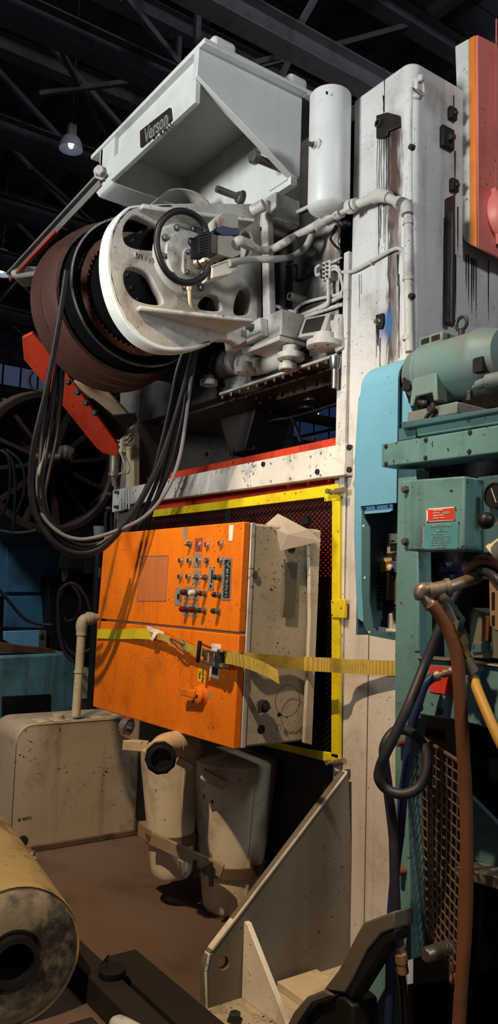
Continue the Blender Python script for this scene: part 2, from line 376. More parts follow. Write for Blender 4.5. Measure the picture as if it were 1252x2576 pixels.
for k, (p, q, lb) in enumerate([((105, 30), (262, 340), 'long slanting roof brace left of the canopy corner'), ((100, 236), (350, 203), 'thin near-level roof brace left of the press canopy'),
      ((735, 95), (792, -5), 'short roof brace above the canopy top, crossing the boards'), ((75, 420), (235, 560), 'roof brace below the high bay lamp'), ((640, 158), (705, 142), 'short brace beside the rear block on the canopy'), ((0, 760), (150, 590), 'roof brace behind the flywheel at the left edge'), ((700, 210), (740, 120), 'short upright roof brace above the rear canopy block')]):
    m = MB(); m.bar(PZ(*p, 6.75), PZ(*q, 7.0), .05, .05); tag(m.out('roof_brace', truss_m), lb, 'brace', 'roof braces')
# high bay lamp
def highbay(c, r, lb, on):
    c = V(c); t = thing('high_bay_lamp', lb, 'lamp', c)
    m = MB(); m.lathe(c, (0, 0, 1), [(0, r), (.02, r*1.01), (r*.5, r*.93), (r*.95, r*.74), (r*1.25, r*.42), (r*1.25, r*.38), (r*.93, r*.70), (r*.5, r*.89), (.02, r*.96), (0, r)], 28, False); m.out('reflector', galvbright, t)
    m = MB(); m.box(c+V((-r*.34, -r*.34, r*1.2)), c+V((r*.34, r*.34, r*2.2))); m.out('ballast_box', beige, t, bev=.01)
    m = MB(); m.cyl(c+V((0, 0, r*2.2)), c+V((0, 0, r*2.8)), r*.09, seg=8); m.tube([c+V((r*.14*math.cos(a), 0, r*3.0+r*.14*math.sin(a))) for a in [k*math.pi/4 for k in range(8)]], r*.05, 6, 2, True); m.cyl(c+V((0, 0, r*3.1)), (c.x, c.y, 9.2), .006, seg=6); m.out('hanger', steel, t)
    m = MB(); m.ball(c+V((0, 0, r*.45)), r*.26, 12, (1, 1, 1.5)); m.out('bulb', emit('lamp_bulb_%d' % int(on*10), 'dfe8ff', on), t)
galvbright = paint('lamp_reflector_aluminium', 'c4c8ce', '7a7e86', .3, 8, .4)
highbay(PD(178, 376, 8.4), .125, 'grey bell-shaped high bay lamp hanging left of the canopy', 1.5)
highbay(PD(4, 688, 14.0), .2, 'small lit high bay lamp at the far left edge above the flywheel', 6)
b = MB(); b.ball(PD(1065, 66, 10.6), .052, 16); b.lathe(PD(1065, 58, 10.6), (0, 0, 1), [(.03, .025), (.10, .025)], 10); b.cyl(PD(1065, 58, 10.6), PD(1065, 58, 10.6)+V((0, 0, 9.2-PD(1065, 58, 10.6).z)), .01, seg=6)
tag(b.out('globe_lamp', emit('globe_glass', '8d8a90', .45)), 'small round globe lamp under the roof boards, upper right', 'lamp')
# ================================================================ STAMPING PRESS
press = thing('stamping_press', 'tall dirty white stamping press with flywheel and overhanging canopy', 'machine', PRESS)
def rounded(x0, x1, y0, y1, r, corners=(0,), n=8):
    "xy outline; corner index 0 = (x0,y0)"
    P = []
    for k, (cx, cy, a) in enumerate(((x0, y0, 180), (x1, y0, 270), (x1, y1, 0), (x0, y1, 90))):
        if k in corners:
            ox, oy = cx+(r if cx == x0 else -r), cy+(r if cy == y0 else -r)
            P += [(ox+r*math.cos(R(a+90*i/n)), oy+r*math.sin(R(a+90*i/n))) for i in range(n+1)]
        else: P.append((cx, cy))
    return P
# near column
pts = rounded(2.4, 3.0, 2.285, 2.655, .055)
m = MB(); m.prism([(x, y, 0) for x, y in pts], (0, 0, 3.90)); m.box((2.985, 2.29, 0), (3.75, 2.66, 3.9)); colm = m.out('near_column', colpaint, press, bev=.012)
m = MB(); m.box((2.385, 2.655, 2.02), (2.42, 2.69, 3.15)); m.box((2.42, 2.655, 2.0), (2.6, 2.76, 3.82)); m.out('edge_strip', white, press, bev=.004)
m = MB(); m.box((2.393, 2.655, 0), (2.7, 2.70, 2.02)); m.out('edge_strip', white, press, bev=.004)
m = MB(); m.box((2.397, 2.49, 0), (2.402, 2.494, 1.45)); m.out('weld_seam', galv, press)
# crown
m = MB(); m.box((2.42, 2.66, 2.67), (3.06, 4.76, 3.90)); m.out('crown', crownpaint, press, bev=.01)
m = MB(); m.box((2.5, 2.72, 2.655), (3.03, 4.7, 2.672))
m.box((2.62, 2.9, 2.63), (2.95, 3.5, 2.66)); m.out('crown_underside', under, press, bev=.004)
# far column, dark inner side
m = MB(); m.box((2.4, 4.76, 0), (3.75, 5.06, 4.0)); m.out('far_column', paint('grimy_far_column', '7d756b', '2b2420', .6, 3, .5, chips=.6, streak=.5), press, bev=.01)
# bed behind the mesh and the red bolster
m = MB(); m.box((2.56, 2.72, 0), (3.6, 4.74, 1.98)); m.box((2.50, 3.1, 1.55), (2.56, 3.5, 1.9)); m.box((2.49, 3.75, 1.5), (2.56, 4.3, 1.86)); m.box((2.5, 2.75, 1.2), (2.56, 3.0, 1.75)); m.out('bed', redor, press, bev=.008)
m = MB(); m.prism([(2.47, 2.70, 1.98), (2.47, 4.74, 1.98), (2.47, 4.74, 2.30), (2.47, 2.70, 2.30)], (.25, 0, 0)); m.box((2.455, 2.70, 2.0), (2.475, 2.74, 2.345)); bol = m.out('bolster', redor, press, bev=.006)
for (x, y) in ((520, 1143), (640, 1128), (790, 1103)):
    bolt(press, PX(x, y, 2.47), (-1, 0, 0), .012, .012, dark)
# steel wedge post standing on the bolster
m = MB(); m.prism([PX(538, 1008, 2.72), PX(642, 1025, 2.72), PX(612, 1140, 2.72), PX(576, 1146, 2.72)], (.28, 0, 0)); m.out('wedge_post', iron, press, bev=.01)
m = MB()
for x in (578, 586): m.cyl(PX(x, 1150, 2.68), PX(x, 1130, 2.68), .005, seg=6)
m.box(PX(585, 1138, 2.7), PX(634, 1138, 2.7)+V((.2, 0, .02))); m.out('die_block', dark, press)
# white rail across the bed front
m = plate([(2.35, 2.615, 2.085), (2.35, 4.99, 2.11), (2.35, 4.99, 2.222), (2.35, 2.615, 2.228)], [P_(PX, oval(x, y, 2.6, 4, 8), 2.35) for x, y in ((680, 1167), (680, 1212), (729, 1160), (729, 1205), (780, 1150), (780, 1198), (806, 1141), (805, 1197))], (.05, 0, 0))
rail = m.out('front_rail', railpaint, press, bev=.004)
for x, y in ((880, 1126), (880, 1182), (664, 1168), (800, 1187)): m = MB(); m.lathe(PX(x, y, 2.352), (-1, 0, 0), [(0, .014), (.01, .013), (.012, .006)], 10); m.out('plug', dark, rail)
a, b_ = PX(304, 1236, 2.34), PX(280, 1284, 2.34)
m = MB(); m.prism(P_(PX, [(303, 1231), (283, 1236), (281, 1289), (303, 1284)], 2.335), (.03, 0, 0)); ep = m.out('rail_end_plate', white, press, bev=.004)
for x, y in ((278, 1243), (298, 1239), (277, 1279), (297, 1276)): bolt(ep, PX(x, y, 2.335), (-1, 0, 0), .012, .03, bolts)
m = MB()
for k, x in enumerate((312, 318, 325)): m.cyl(PX(x, 1231, 2.345), PX(x, 1281, 2.345), .007, seg=8)
m.out('rail_ribs', white, rail)
# small lubricator, block and pipes on the far column
m = MB(); m.lathe(PX(289, 1152, 2.36), (0, 0, -1), [(-.02, .035), (.10, .035), (.105, .042), (.13, .042), (.135, .03), (.17, .018), (.2, .012)], 16); m.cyl(PX(290, 1180, 2.36)+V((0, 0, -.05)), PX(289, 1235, 2.36), .009, seg=8); lb = m.out('oil_cup', galv, press)
m = MB(); m.tube([PX(300, 1192, 2.33), PX(312, 1186, 2.33), PX(315, 1172, 2.33), PX(308, 1152, 2.33), PX(303, 1138, 2.33)], .006, 8); m.out('oil_line', crpipe, press)
m = MB(); m.box((2.33, PX(307, 1080, 2.33).y, PX(307, 1136, 2.33).z), (2.4, PX(285, 1080, 2.33).y, PX(290, 1078, 2.33).z)); mb = m.out('far_manifold', crpipe, press, bev=.004)
for k in range(4):
    for j in range(2): bolt(mb, PX(290+j*10, 1086+k*13, 2.33), (-1, 0, 0), .008, .02, bolts)
for k in range(4):
    m = MB(); m.tube([PX(306, 1085+k*12, 2.36), PX(322, 1080+k*12, 2.34), PX(338, 1068+k*8, 2.36)], .005, 6); m.out('far_oil_line', steel, press)
m = MB(); m.prism(P_(PX, [(318, 1095), (341, 1088), (341, 1232), (316, 1236)], 2.37), (.03, 0, 0)); m.prism(P_(PX, [(331, 1095), (336, 1094), (336, 1228), (330, 1230)], 2.355), (.02, 0, 0)); m.out('far_guide_bar', crpipe, press, bev=.003)
m = MB(); m.cyl(PX(382, 1160, 2.6), PX(382, 1118, 2.6), .022, seg=12); m.lathe(PX(382, 1118, 2.6), (0, 0, 1), [(0, .036), (.02, .036)], 12); m.out('stop_post', crpipe, press)
# canopy (motor platform)
m = MB(); m.box((1.79, 3.04, 4.145), (2.42, 4.345, 4.17)); m.box((2.42, 3.04, 4.145), (3.0, 4.6, 4.17)); top = m.out('canopy_top_plate', clean, press, bev=.003)
m = MB(); m.box((1.825, 3.10, 3.98), (1.845, 4.25, 4.146)); m.out('recessed_strip', clean, top, bev=.003)
m = MB(); m.box((1.785, 3.10, 3.872), (1.815, 4.03, 4.002)); m.out('front_beam', clean, top, bev=.004)
m = MB(); m.prism([(1.785, 3.08, 4.146), (1.78, 3.08, 3.995), (2.36, 3.08, 3.70), (2.42, 3.08, 3.70), (2.42, 3.08, 4.146)], (0, .045, 0)); m.out('near_gusset', clean, top, bev=.003)
m = MB(); m.prism([(1.80, 4.19, 4.146), (1.80, 4.19, 3.92), (1.84, 4.19, 3.86), (2.42, 4.19, 3.86), (2.42, 4.19, 4.146)], (0, .03, 0)); m.box((1.80, 4.03, 3.93), (1.825, 4.23, 4.146)); m.out('far_gusset', clean, top, bev=.003)
m = MB(); m.strip([(1.79, 4.12, 3.93), (1.785, 4.12, 3.90), (1.80, 4.12, 3.872), (1.84, 4.12, 3.86), (2.1, 4.12, 3.86), (2.40, 4.12, 3.86)], (0, .2, 0), (.008, 0, .008), 3); m.out('rolled_flange', clean, top)
m = MB(); m.strip([(1.95, 3.86, 3.70), (2.02, 3.84, 3.78), (2.12, 3.82, 3.81), (2.22, 3.80, 3.79), (2.32, 3.78, 3.70), (2.37, 3.76, 3.58)], (0, .16, 0), (.01, 0, .01), 4); m.out('curved_guard', cast, press)
m = MB(); m.box((2.375, 3.10, 3.66), (2.42, 4.2, 4.146)); m.prism([(2.365, 3.12, 3.69), (2.365, 3.28, 3.69), (2.365, 3.28, 3.82), (2.365, 3.12, 3.77)], (.03, 0, 0)); m.out('back_plate', clean, top, bev=.003)
for a, b_ in (((1.86, 3.07, 4.17), (1.995, 3.2, 4.245)), ((2.33, 3.07, 4.17), (2.45, 3.2, 4.25))):
    m = MB(); m.box(a, b_); m.out('lifting_block', clean, top, bev=.02)
npl = MB(); npl.prism([PX(x, y, 1.783) for x, y in ((356, 331), (431, 272), (434, 303), (357, 373))], (-.012, 0, 0)); npl = npl.out('name_plate', iron, press, bev=.003)
cpt = PX(394.5, 320, 1.771); text('lettering', 'Verson', cpt, PX(433, 288, 1.771)-PX(357, 352, 1.771), (0, 0, 1), .085, silver, npl, wid=.25, depth=.004, off=.004, bold=.01)
# two studs through the back plate
def stud(a, b_, r, head, nut):
    p = PX(*a, 2.375); d = V((-1, 0, 0)); L = b_
    m = MB(); m.cyl(p, p+d*L, r, seg=14)
    for k in range(12): m.lathe(p+d*(L*(.15+.06*k)), d, [(0, r), (.004, r*1.07), (.008, r)], 14, False)
    s = m.out('stud', steel, press)
    if head: bolt(s, p+d*(L-.012), d, r*1.75, .04, bolts, 'head', 'hex')
    if nut: bolt(s, p+d*.005, d, r*1.75, .032, bolts, 'nut', 'hex'); m = MB(); m.lathe(p, d, [(0, r*2.3), (.006, r*2.3)], 18); m.out('washer', iron, s)
stud((716, 428), .19, .02, True, False); stud((608, 499), .17, .019, False, True)
# crown lower front: housing, caps and underside bolts
m = MB(); m.cyl(PX(528, 930, 2.40), PX(600, 905, 2.40), .075, seg=20)
for k in range(11): m.tubering(PX(528, 930, 2.40).lerp(PX(600, 905, 2.40), k/11), PX(600, 905, 2.40)-PX(528, 930, 2.40), 0, .012, .07, .082, 20)
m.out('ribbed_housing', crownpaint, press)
m = MB(); m.tube([PX(612, 918, 2.41), PX(650, 922, 2.40), PX(690, 908, 2.41), PX(725, 895, 2.41)], [.06, .05, .055, .06], 14); m.out('casting_neck', cast, press)
for (x, y, r, h) in ((525, 970, .050, .05), (616, 941, .058, .06), (731, 906, .068, .07), (814, 876, .082, .07), (723, 932, .045, .03)):
    p = PX(x, y, 2.33); m = MB(); m.lathe(p, (0, 0, 1), [(0, r*.9), (.004, r), (.03, r), (.033, r*.66), (h*.55+.03, r*.6)], 24); cp = m.out('bearing_cap', cast, press)
    for k in range(3): bolt(cp, p+V((-r*.7*math.cos(k*1.1-1.2), r*.7*math.sin(k*1.1-1.2), .002)), (0, 0, -1), .006, .004, dark)
m = MB(); m.bar(PX(556, 992, 2.40), PX(852, 893, 2.40), .03, .014); m.out('lower_lip', cast, press, bev=.003)
for k in range(14):
    t_ = k/13; p = PX(560+283*t_, 992-97*t_, 2.40); bolt(press, p+V((0, 0, -.008)), (0, 0, -1), .009, .02, bolts)
for (x, y) in ((590, 1002), (620, 996), (645, 1000), (680, 998), (705, 990), (730, 980), (757, 972), (790, 963), (815, 954), (835, 948), (700, 1025), (725, 1018), (680, 1034), (655, 1012), (752, 1012), (830, 990)):
    bolt(press, PZ(x, y, 2.655), (0, 0, -1), .009, .014, dark)
m = MB(); p = PX(843, 925, 2.39); m.lathe(p, (0, 0, -1), [(-.05, .03), (.0, .026), (.01, .017), (.10, .017)], 14); m.out('plunger', chrome, press)
for (x, y, r) in ((782, 1001, .045), (776, 1022, .06)):
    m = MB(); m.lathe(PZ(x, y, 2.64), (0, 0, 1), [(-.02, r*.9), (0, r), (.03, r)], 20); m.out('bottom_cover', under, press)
m = MB(); m.tube([PZ(636, 1062, 2.6), PZ(665, 1065, 2.6), PZ(690, 1056, 2.6), PZ(730, 1050, 2.6), PZ(800, 1030, 2.6), PZ(856, 1012, 2.6)], .007, 8); m.out('drain_line', iron, press)
m = MB(); m.bar(PX(735, 1050, 3.0), PX(757, 1112, 3.0), .02, .012); m.out('guide_rod', steel, press)
# lifting pads and oil runs on the column front
m = MB(); m.prism(P_(PX, [(945, 290), (972, 282), (1002, 290), (1003, 318), (975, 330), (974, 340), (962, 347), (945, 348)], 2.385), (.02, 0, 0)); pd = m.out('upper_pad', dark, press, bev=.004)
m = MB(); m.tubering(PX(954, 311, 2.385), (-1, 0, 0), 0, .012, .011, .02, 18); m.out('pad_ring', iron, pd)
m = MB(); m.prism(P_(PX, [(944, 792), (962, 787), (962, 812), (958, 826), (944, 828)], 2.385), (.02, 0, 0)); pd2 = m.out('lower_pad', dark, press, bev=.003)
bolt(pd2, PX(951, 810, 2.385), (-1, 0, 0), .012, .02, chrome)
m = MB()
for (x, y0, y1, wd) in ((948, 345, 480, 1.6), (953, 345, 620, 2.2), (958, 342, 500, 1.8), (965, 335, 610, 1.5), (972, 332, 540, 2.4), (977, 330, 470, 3.5), (952, 480, 640, 2.6), (957, 520, 600, 3), (968, 505, 630, 1.2), (903, 690, 775, 1.5), (908, 690, 740, 1.2), (950, 828, 870, 7), (955, 850, 960, 3), (1003, 690, 900, 3), (1000, 640, 720, 5), (946, 830, 900, 2), (966, 170, 282, 2.5), (964, 240, 285, 4)):
    ps = []; n = max(4, int((y1-y0)/18))
    for k in range(n+1): ps.append((x+random.uniform(-.6, .6), y0+(y1-y0)*k/n, wd*random.uniform(.5, 1.1)*(1-.6*k/n)))
    lo = [PX(a-c/2, b, 2.3985) for a, b, c in ps]+[PX(a+c/2, b, 2.3985) for a, b, c in ps[::-1]]
    m.prism(lo, (.003, 0, 0))
tag(m.out('oil_drip', dark, colm, flat=True), None, kind='stuff')
# pipework on the column
m = MB(); m.tube([PX(1018, 520, 2.37), PX(1026, 545, 2.37), PX(1026, 700, 2.37), PX(1030, 885, 2.37)], .019, 12, 5); m.out('conduit', whpipe, press)
for y in (560, 700, 850):
    m = MB(); m.tubering(PX(1026, y, 2.37), (0, 0, 1), -.01, .01, .018, .024, 14); m.out('clamp', whpipe, press)
m = MB(); m.tube(P_(PY, [(1062, 195), (1065, 225), (1063, 240), (1042, 226), (1037, 224), (1034, 240), (1033, 450), (1040, 700), (1042, 880)], 2.268), .006, 8, 3); m.out('thin_line', whpipe, press)
m = MB(); m.box(PY(1048, 222, 2.27), PY(1066, 202, 2.27)+V((0, .02, 0))); m.cyl(PY(1058, 206, 2.265), PY(1058, 190, 2.265), .014); m.out('line_bracket', white, press, bev=.005)
for y in (370, 745): m = MB(); m.lathe(PX(1034, y, 2.36), (-1, 0, 0), [(-.012, .014), (.008, .012)], 10); m.out('line_clip', iron, press)
# hinge lugs and dark channel on the column side (y = 2.285)
for (x, y, s) in ((1136, 290, .03), (1124, 352, .05), (1140, 470, .03)):
    m = MB(); p = PY(x, y, 2.285); m.box(p+V((-s, -.02, -s)), p+V((s*.6, 0, s))); lg = m.out('side_lug', dark, press, bev=.006); bolt(lg, p+V((0, -.02, 0)), (0, -1, 0), s*.35, s*.4, iron)
m = MB(); m.prism(P_(PY, [(1120, 500), (1142, 490), (1142, 820), (1116, 815)], 2.28), (0, -.006, 0)); m.out('oily_channel', paint('oily_brown_groove', '3a2c24', '15100c', .6, 5, .35, streak=.5), press)
m = MB(); m.cyl(PY(1133, 540, 2.26), PY(1130, 812, 2.26), .018); m.out('side_rod', iron, press)
m = MB()
for (x, y0, y1, wd) in ((1172, 640, 730, 2), (1178, 642, 770, 2.5), (1186, 648, 790, 3), (1191, 650, 760, 3), (1197, 652, 800, 2), (1228, 655, 810, 2), (1151, 520, 640, 3), (1146, 640, 790, 2), (1141, 240, 300, 2), (1144, 380, 470, 3)):
    m.prism(P_(PY, [(x-wd/2, y0), (x+wd/2, y0), (x+wd*.3, (y0+y1)/2), (x, y1), (x-wd*.4, (y0+y1)/2)], 2.2835), (0, -.0015, 0))
tag(m.out('oil_drip', dark, colm, flat=True), None, kind='stuff')
# red guard housing beside the column top
hs = thing('guard_housing', 'faded red guard box with orange edge bolted high on the press column', 'guard box', PY(1165, 610, 2.2))
x0 = PX(1193, 88, 2.74)
def hz(x, y): return PX(x, y, 2.74)
m = MB(); m.prism([hz(1143, 116), hz(1178, 96), hz(1181, 615), hz(1168, 606), hz(1160, 585)], (.5, 0, 0)); m.out('side_panel', white, hs, bev=.006)
m = MB(); m.prism([hz(1178, 96), hz(1194, 87), hz(1197, 622), hz(1181, 615)], (.5, 0, 0)); m.out('edge_panel', orstripe, hs, bev=.006)
fy = PX(1194, 87, 2.74).y
m = MB(); m.prism([PY(1195, 90, fy), PY(1260, 123, fy), PY(1260, 656, fy), PY(1197, 624, fy)], (0, -.012, 0)); m.out('front_panel', redpanel, hs, bev=.004)
m = MB(); m.box(PY(1246, 300, fy-.012)+V((0, -.004, -.4)), PY(1246, 300, fy-.012)+V((.006, 0, .5))); m.out('panel_seam', redpanel, hs)
pc = PY(1262, 548, fy); m = MB(); m.lathe(pc, (0, -1, 0), [(0, .125), (.05, .125), (.07, .11), (.075, .09)], 28); m.prism([pc+V((-.06, -.01, -.15)), pc+V((.2, -.01, -.13)), pc+V((.2, -.01, .1)), pc+V((-.1, -.01, .1))], (0, -.03, 0)); m.out('shaft_bulge', redpanel, hs)
# air receiver standing off the crown
at = thing('air_receiver', 'white upright air cylinder with drain boss between canopy and column', 'cylinder', PX(827, 525, 2.30))
ct, cb = PX(831, 246, 2.295), PX(826, 528, 2.295); ax = (ct-cb)
L = ax.length
m = MB(); m.lathe(cb, ax, [(-.022, .03), (-.016, .07), (0, .092), (.012, .0985), (L, .0985), (L+.006, .094), (L+.007, .088), (L-.008, .085)], 36); m.out('shell', clean, at)
for k in range(1): m = MB(); m.box(PX(810, 237, 2.20)+V((0, -.03, 0)), PX(826, 233, 2.2)+V((.01, .02, .004))); m.out('rim_mark', dark, at)
p = PX(798, 367, 2.21); m = MB(); m.lathe(p, (-1, .25, 0), [(-.02, .034), (.006, .034), (.008, .02), (.02, .02)], 16); bs_ = m.out('drain_boss', white, at); bolt(bs_, p+V((-.02, .005, 0)), (-1, .25, 0), .011, .03, steel)
# main air pipe
def pipe(name, label, pts, r, mat, cat='pipe', coll=(), parent=None, sm=4):
    m = MB(); m.tube(pts, r, 12, sm)
    for p, q in coll: m.tubering(V(p), V(q)-V(p), 0, (V(q)-V(p)).length, r*.9, r*1.32, 14)
    o = m.out(name, mat, parent)
    if parent is None: tag(o, label, cat)
    return o
XR = 2.325
ap = thing('air_pipe', 'white screwed air pipe running under the cylinder and across the column', 'pipe', PX(835, 548, XR))
A_ = [PX(792, 572, XR-.06), PX(836, 545, XR), PX(880, 521, XR+.02), PX(945, 495, XR+.02)]
m = MB(); m.tube(A_, .020, 14, 1); m.out('run', whpipe, ap)
m = MB(); m.tube([PX(938, 498, XR+.02), PX(957, 491, XR+.02), PX(978, 497, XR+.02)], [.027, .03, .027], 14, 4); m.out('elbow', whpipe, ap)
m = MB(); m.tube([PX(970, 495, XR+.02), PX(1012, 514, XR+.03)], .020, 14, 1); m.out('run', whpipe, ap)
m = MB(); m.tube([PX(1006, 511, XR+.03), PX(1020, 518, XR+.035), PX(1024, 540, XR+.035)], [.026, .028, .026], 14, 4); m.out('elbow', whpipe, ap)
for a, b_, r in (((822, 553), (838, 544), .029), ((846, 540), (858, 533), .028), ((876, 523), (888, 516), .032), ((890, 515), (896, 512), .027), ((1000, 508), (1008, 512), .027)):
    m = MB(); m.cyl(PX(*a, XR+.005), PX(*b_, XR+.005), r, seg=8 if r > .03 else 16); m.out('coupling', whpipe, ap)
m = MB(); m.cyl(PX(820, 534, XR-.005), PX(822, 552, XR-.005), .018); m.cyl(PX(820, 537, XR-.005), PX(821, 541, XR-.005), .024); m.out('tank_nipple', whpipe, ap)
m = MB(); m.box(PX(851, 572, 2.36), PX(868, 552, 2.36)+V((.04, 0, 0))); bk = m.out('pipe_bracket', dark, ap, bev=.003); bolt(bk, PX(859, 562, 2.36), (-1, 0, 0), .008, .012, steel)
pipe('oil_tube', 'thin white oil tube crossing the column at mid height', [PX(862, 684, 2.39), PX(880, 684, 2.388), PX(905, 674, 2.385), PX(985, 629, 2.385), PX(1008, 627, 2.385), PX(1017, 640, 2.37), PX(1018, 700, 2.37)], .009, whpipe, 'tube', [(PX(931, 661, 2.385), PX(936, 658, 2.385))])
m = MB(); m.tube([PX(838, 585, 2.37), PX(831, 600, 2.37), PX(840, 615, 2.37), PX(856, 632, 2.38), PX(858, 650, 2.4)], .006, 8); m.tube([PX(845, 570, 2.36), PX(840, 580, 2.37), PX(838, 586, 2.37)], .009, 8); tag(m.out('black_wire', rubber), 'short curved black wire hanging below the air pipe bracket', 'wire')
# lubrication manifold and tubes on the crown face
lm = thing('lubrication_manifold', 'small white drilled lubrication block with tube ends beside the column edge', 'manifold', PX(818, 705, 2.40))
m = MB(); m.prism(P_(PX, [(810, 660), (830, 652), (830, 698), (809, 707)], 2.37), (.05, 0, 0)); blk = m.out('block', whpipe, lm, bev=.003)
for k in range(4):
    for j in range(2): bolt(blk, PX(815+j*9, 668+k*10.5-j*4, 2.37), (-1, 0, 0), .0055, .012, bolts)
for k, y in enumerate((662, 674, 682)):
    m = MB(); m.tube([PX(830, y, 2.385), PX(842, y-5, 2.375), PX(852, y-10 if k == 0 else y+2, 2.385), PX(860, y-14 if k == 0 else y+16, 2.40)], .007, 8); m.out('tube_end', whpipe, lm)
m = MB(); m.cyl(PX(826, 703, 2.38), PX(825, 715, 2.38), .011); m.tube([PX(825, 712, 2.38), PX(826, 740, 2.38), PX(824, 765, 2.38), PX(808, 776, 2.39), PX(796, 790, 2.41)], .009, 8); m.out('feed_tube', whpipe, lm)
m = MB(); m.tube([PX(806, 688, 2.39), PX(796, 692, 2.385), PX(795, 675, 2.385), PX(805, 666, 2.39)], .008, 8); m.out('loop_tube', whpipe, lm)
for k, (pts, r, nm) in enumerate([
    ([(722, 548), (745, 535), (776, 520), (785, 516)], .010, 'thin white tube running up to the air cylinder from the bracket block'),
    ([(720, 672), (738, 666), (741, 704), (775, 692), (792, 682)], .007, 'thin dark L-shaped tube below the two valve hoses'),
    ([(735, 790), (760, 765), (800, 752), (858, 737), (858, 700), (856, 690)], .0085, 'upper white tube slanting below the lubrication block'),
    ([(700, 820), (740, 800), (800, 775), (864, 742)], .010, 'middle white tube slanting up to the column edge'),
    ([(705, 828), (745, 806), (810, 782), (864, 765)], .010, 'lower white tube slanting up to the column edge'),
    ([(660, 768), (672, 764), (700, 772), (725, 782), (748, 786)], .010, 'bent tube running from the bearing bracket to the crown face')]):
    m = MB(); m.tube([PX(x, y, 2.40) for x, y in pts], r, 8, 4); tag(m.out('oil_tube', dark if k == 1 else whpipe), nm, 'tube', None)
m = MB(); m.tube([PX(663, 603, 2.28), PX(672, 598, 2.28), PX(675, 540, 2.28), PX(690, 530, 2.32), PX(715, 537, 2.36), PX(722, 550, 2.39)], .008, 8, 3); tag(m.out('oil_tube', crpipe), 'cream bent tube in front of the upper bracket block', 'tube')
p = PX(765, 755, 2.42); m = MB(); m.tubering(p, PX(735, 747, 2.34)-p, 0, .10, .013, .02, 18); m.out('stub_pipe', cast, press)
# tilted instruction plate
m = MB(); q = [PX(748, 848, 2.32), PX(812, 838, 2.30), PX(830, 786, 2.37), PX(765, 800, 2.39)]
m.prism(q, (.035, .0, -.01)); sg = m.out('tilted_plate', cast, press, bev=.006)
q2 = [q[0].lerp(q[2], .14), q[1].lerp(q[3], .14), q[2].lerp(q[0], .14), q[3].lerp(q[1], .14)]
m = MB(); m.prism(q2, V((-.004, 0, .001))); m.out('plate_face', iron, sg)
m = MB(); m.box(PX(812, 850, 2.36), PX(850, 800, 2.36)+V((.06, 0, 0))); m.tube([PX(862, 880, 2.40), PX(850, 845, 2.38), PX(858, 800, 2.4)], .035, 12); m.out('plate_bracket', cast, press)
# ---------------------------------------------------------------- bearing bracket (spider) and flywheel
YS = 3.2
def S_(pts, y=YS): return P_(PY, pts, y)
out = [(655, 512), (600, 512), (520, 510), (430, 512), (360, 516), (325, 522), (300, 545), (282, 580), (274, 640), (277, 700), (292, 755), (318, 805), (352, 845), (392, 868), (432, 876), (480, 873), (520, 866), (552, 855), (580, 856), (602, 868), (640, 845), (660, 828)]
def rnd(ps, k=3):
    return [tuple(v) for v in spline([V((x, y, 0)) for x, y in ps], k, True)]
def w2(ps): return [PY(v[0], v[1], YS) for v in rnd(ps)]
holes = [[(328, 548), (345, 543), (385, 560), (405, 572), (408, 610), (402, 626), (375, 630), (330, 622), (312, 605), (312, 570)],
         [(312, 690), (325, 674), (350, 676), (375, 690), (392, 720), (408, 752), (404, 766), (370, 764), (335, 750), (316, 722)],
         [(500, 776), (508, 752), (525, 740), (545, 744), (553, 762), (552, 782)],
         [(590, 790), (592, 755), (605, 728), (622, 724), (631, 742), (630, 770), (622, 790)],
         [(606, 645), (604, 600), (614, 584), (628, 588), (634, 608), (630, 632), (620, 648)]]
m = plate([PY(x, y, YS) for x, y in out], [w2(h)[::-1] for h in holes], (0, .055, 0))
sp = m.out('bearing_bracket', cast, press, bev=.012)
m = MB()
rim = [PY(x, y, YS) for x, y in [(430, 512), (360, 514), (322, 520), (296, 545), (277, 582), (268, 640), (272, 700), (288, 760), (314, 811), (350, 852), (392, 876), (434, 884), (484, 880), (530, 866)]]
rs = spline(rim, 4); c0 = PY(462, 680, YS)
for k in range(len(rs)-1):
    a, b_ = rs[k], rs[k+1]; ia, ib = a.lerp(c0, .07), b_.lerp(c0, .07)
    for q in ((a, b_, b_+V((0, .09, 0)), a+V((0, .09, 0))), (a, b_, ib, ia), (ia, ib, ib+V((0, .09, 0)), ia+V((0, .09, 0))), (a+V((0, .09, 0)), b_+V((0, .09, 0)), ib+V((0, .09, 0)), ia+V((0, .09, 0)))): m.face(q)
bmesh.ops.remove_doubles(m.bm, verts=m.bm.verts, dist=.0005)
m.out('rim_band', clean, sp, bev=.008)
def shelf(a, b_, th, name):
    z0 = PY(*a, YS).z; p = PY(*a, YS); q = PZ(*b_, z0); y2 = max(q.y, 2.96)
    m = MB(); m.prism([(p.x, YS+.02, z0), (p.x-.005, YS-.03, z0), (p.x+.08, YS-.06, z0), (q.x, y2, z0), (q.x, YS+.02, z0)], (0, 0, -th)); return m.out(name, cast, sp, bev=.008)
shelf((352, 517), (648, 545), .022, 'top_shelf'); sh = shelf((345, 772), (640, 800), .022, 'bottom_shelf')
m = MB(); m.prism([PY(655, 510, 3.16), PY(655, 510, 3.16)+V((0, -.05, 0)), PY(660, 830, 3.16)+V((0, -.06, 0)), PY(660, 830, 3.16)], (.045, 0, 0)); m.out('mount_flange', cast, sp, bev=.008)
for a, b_ in (((2.26, 3.07, 3.43), (2.42, 3.24, 3.57)), ((2.25, 2.98, 2.80), (2.42, 3.24, 2.93)), ((2.23, 2.97, 2.765), (2.40, 3.24, 2.79))):
    m = MB(); m.box(a, b_); m.out('mount_block', cast, press, bev=.006)
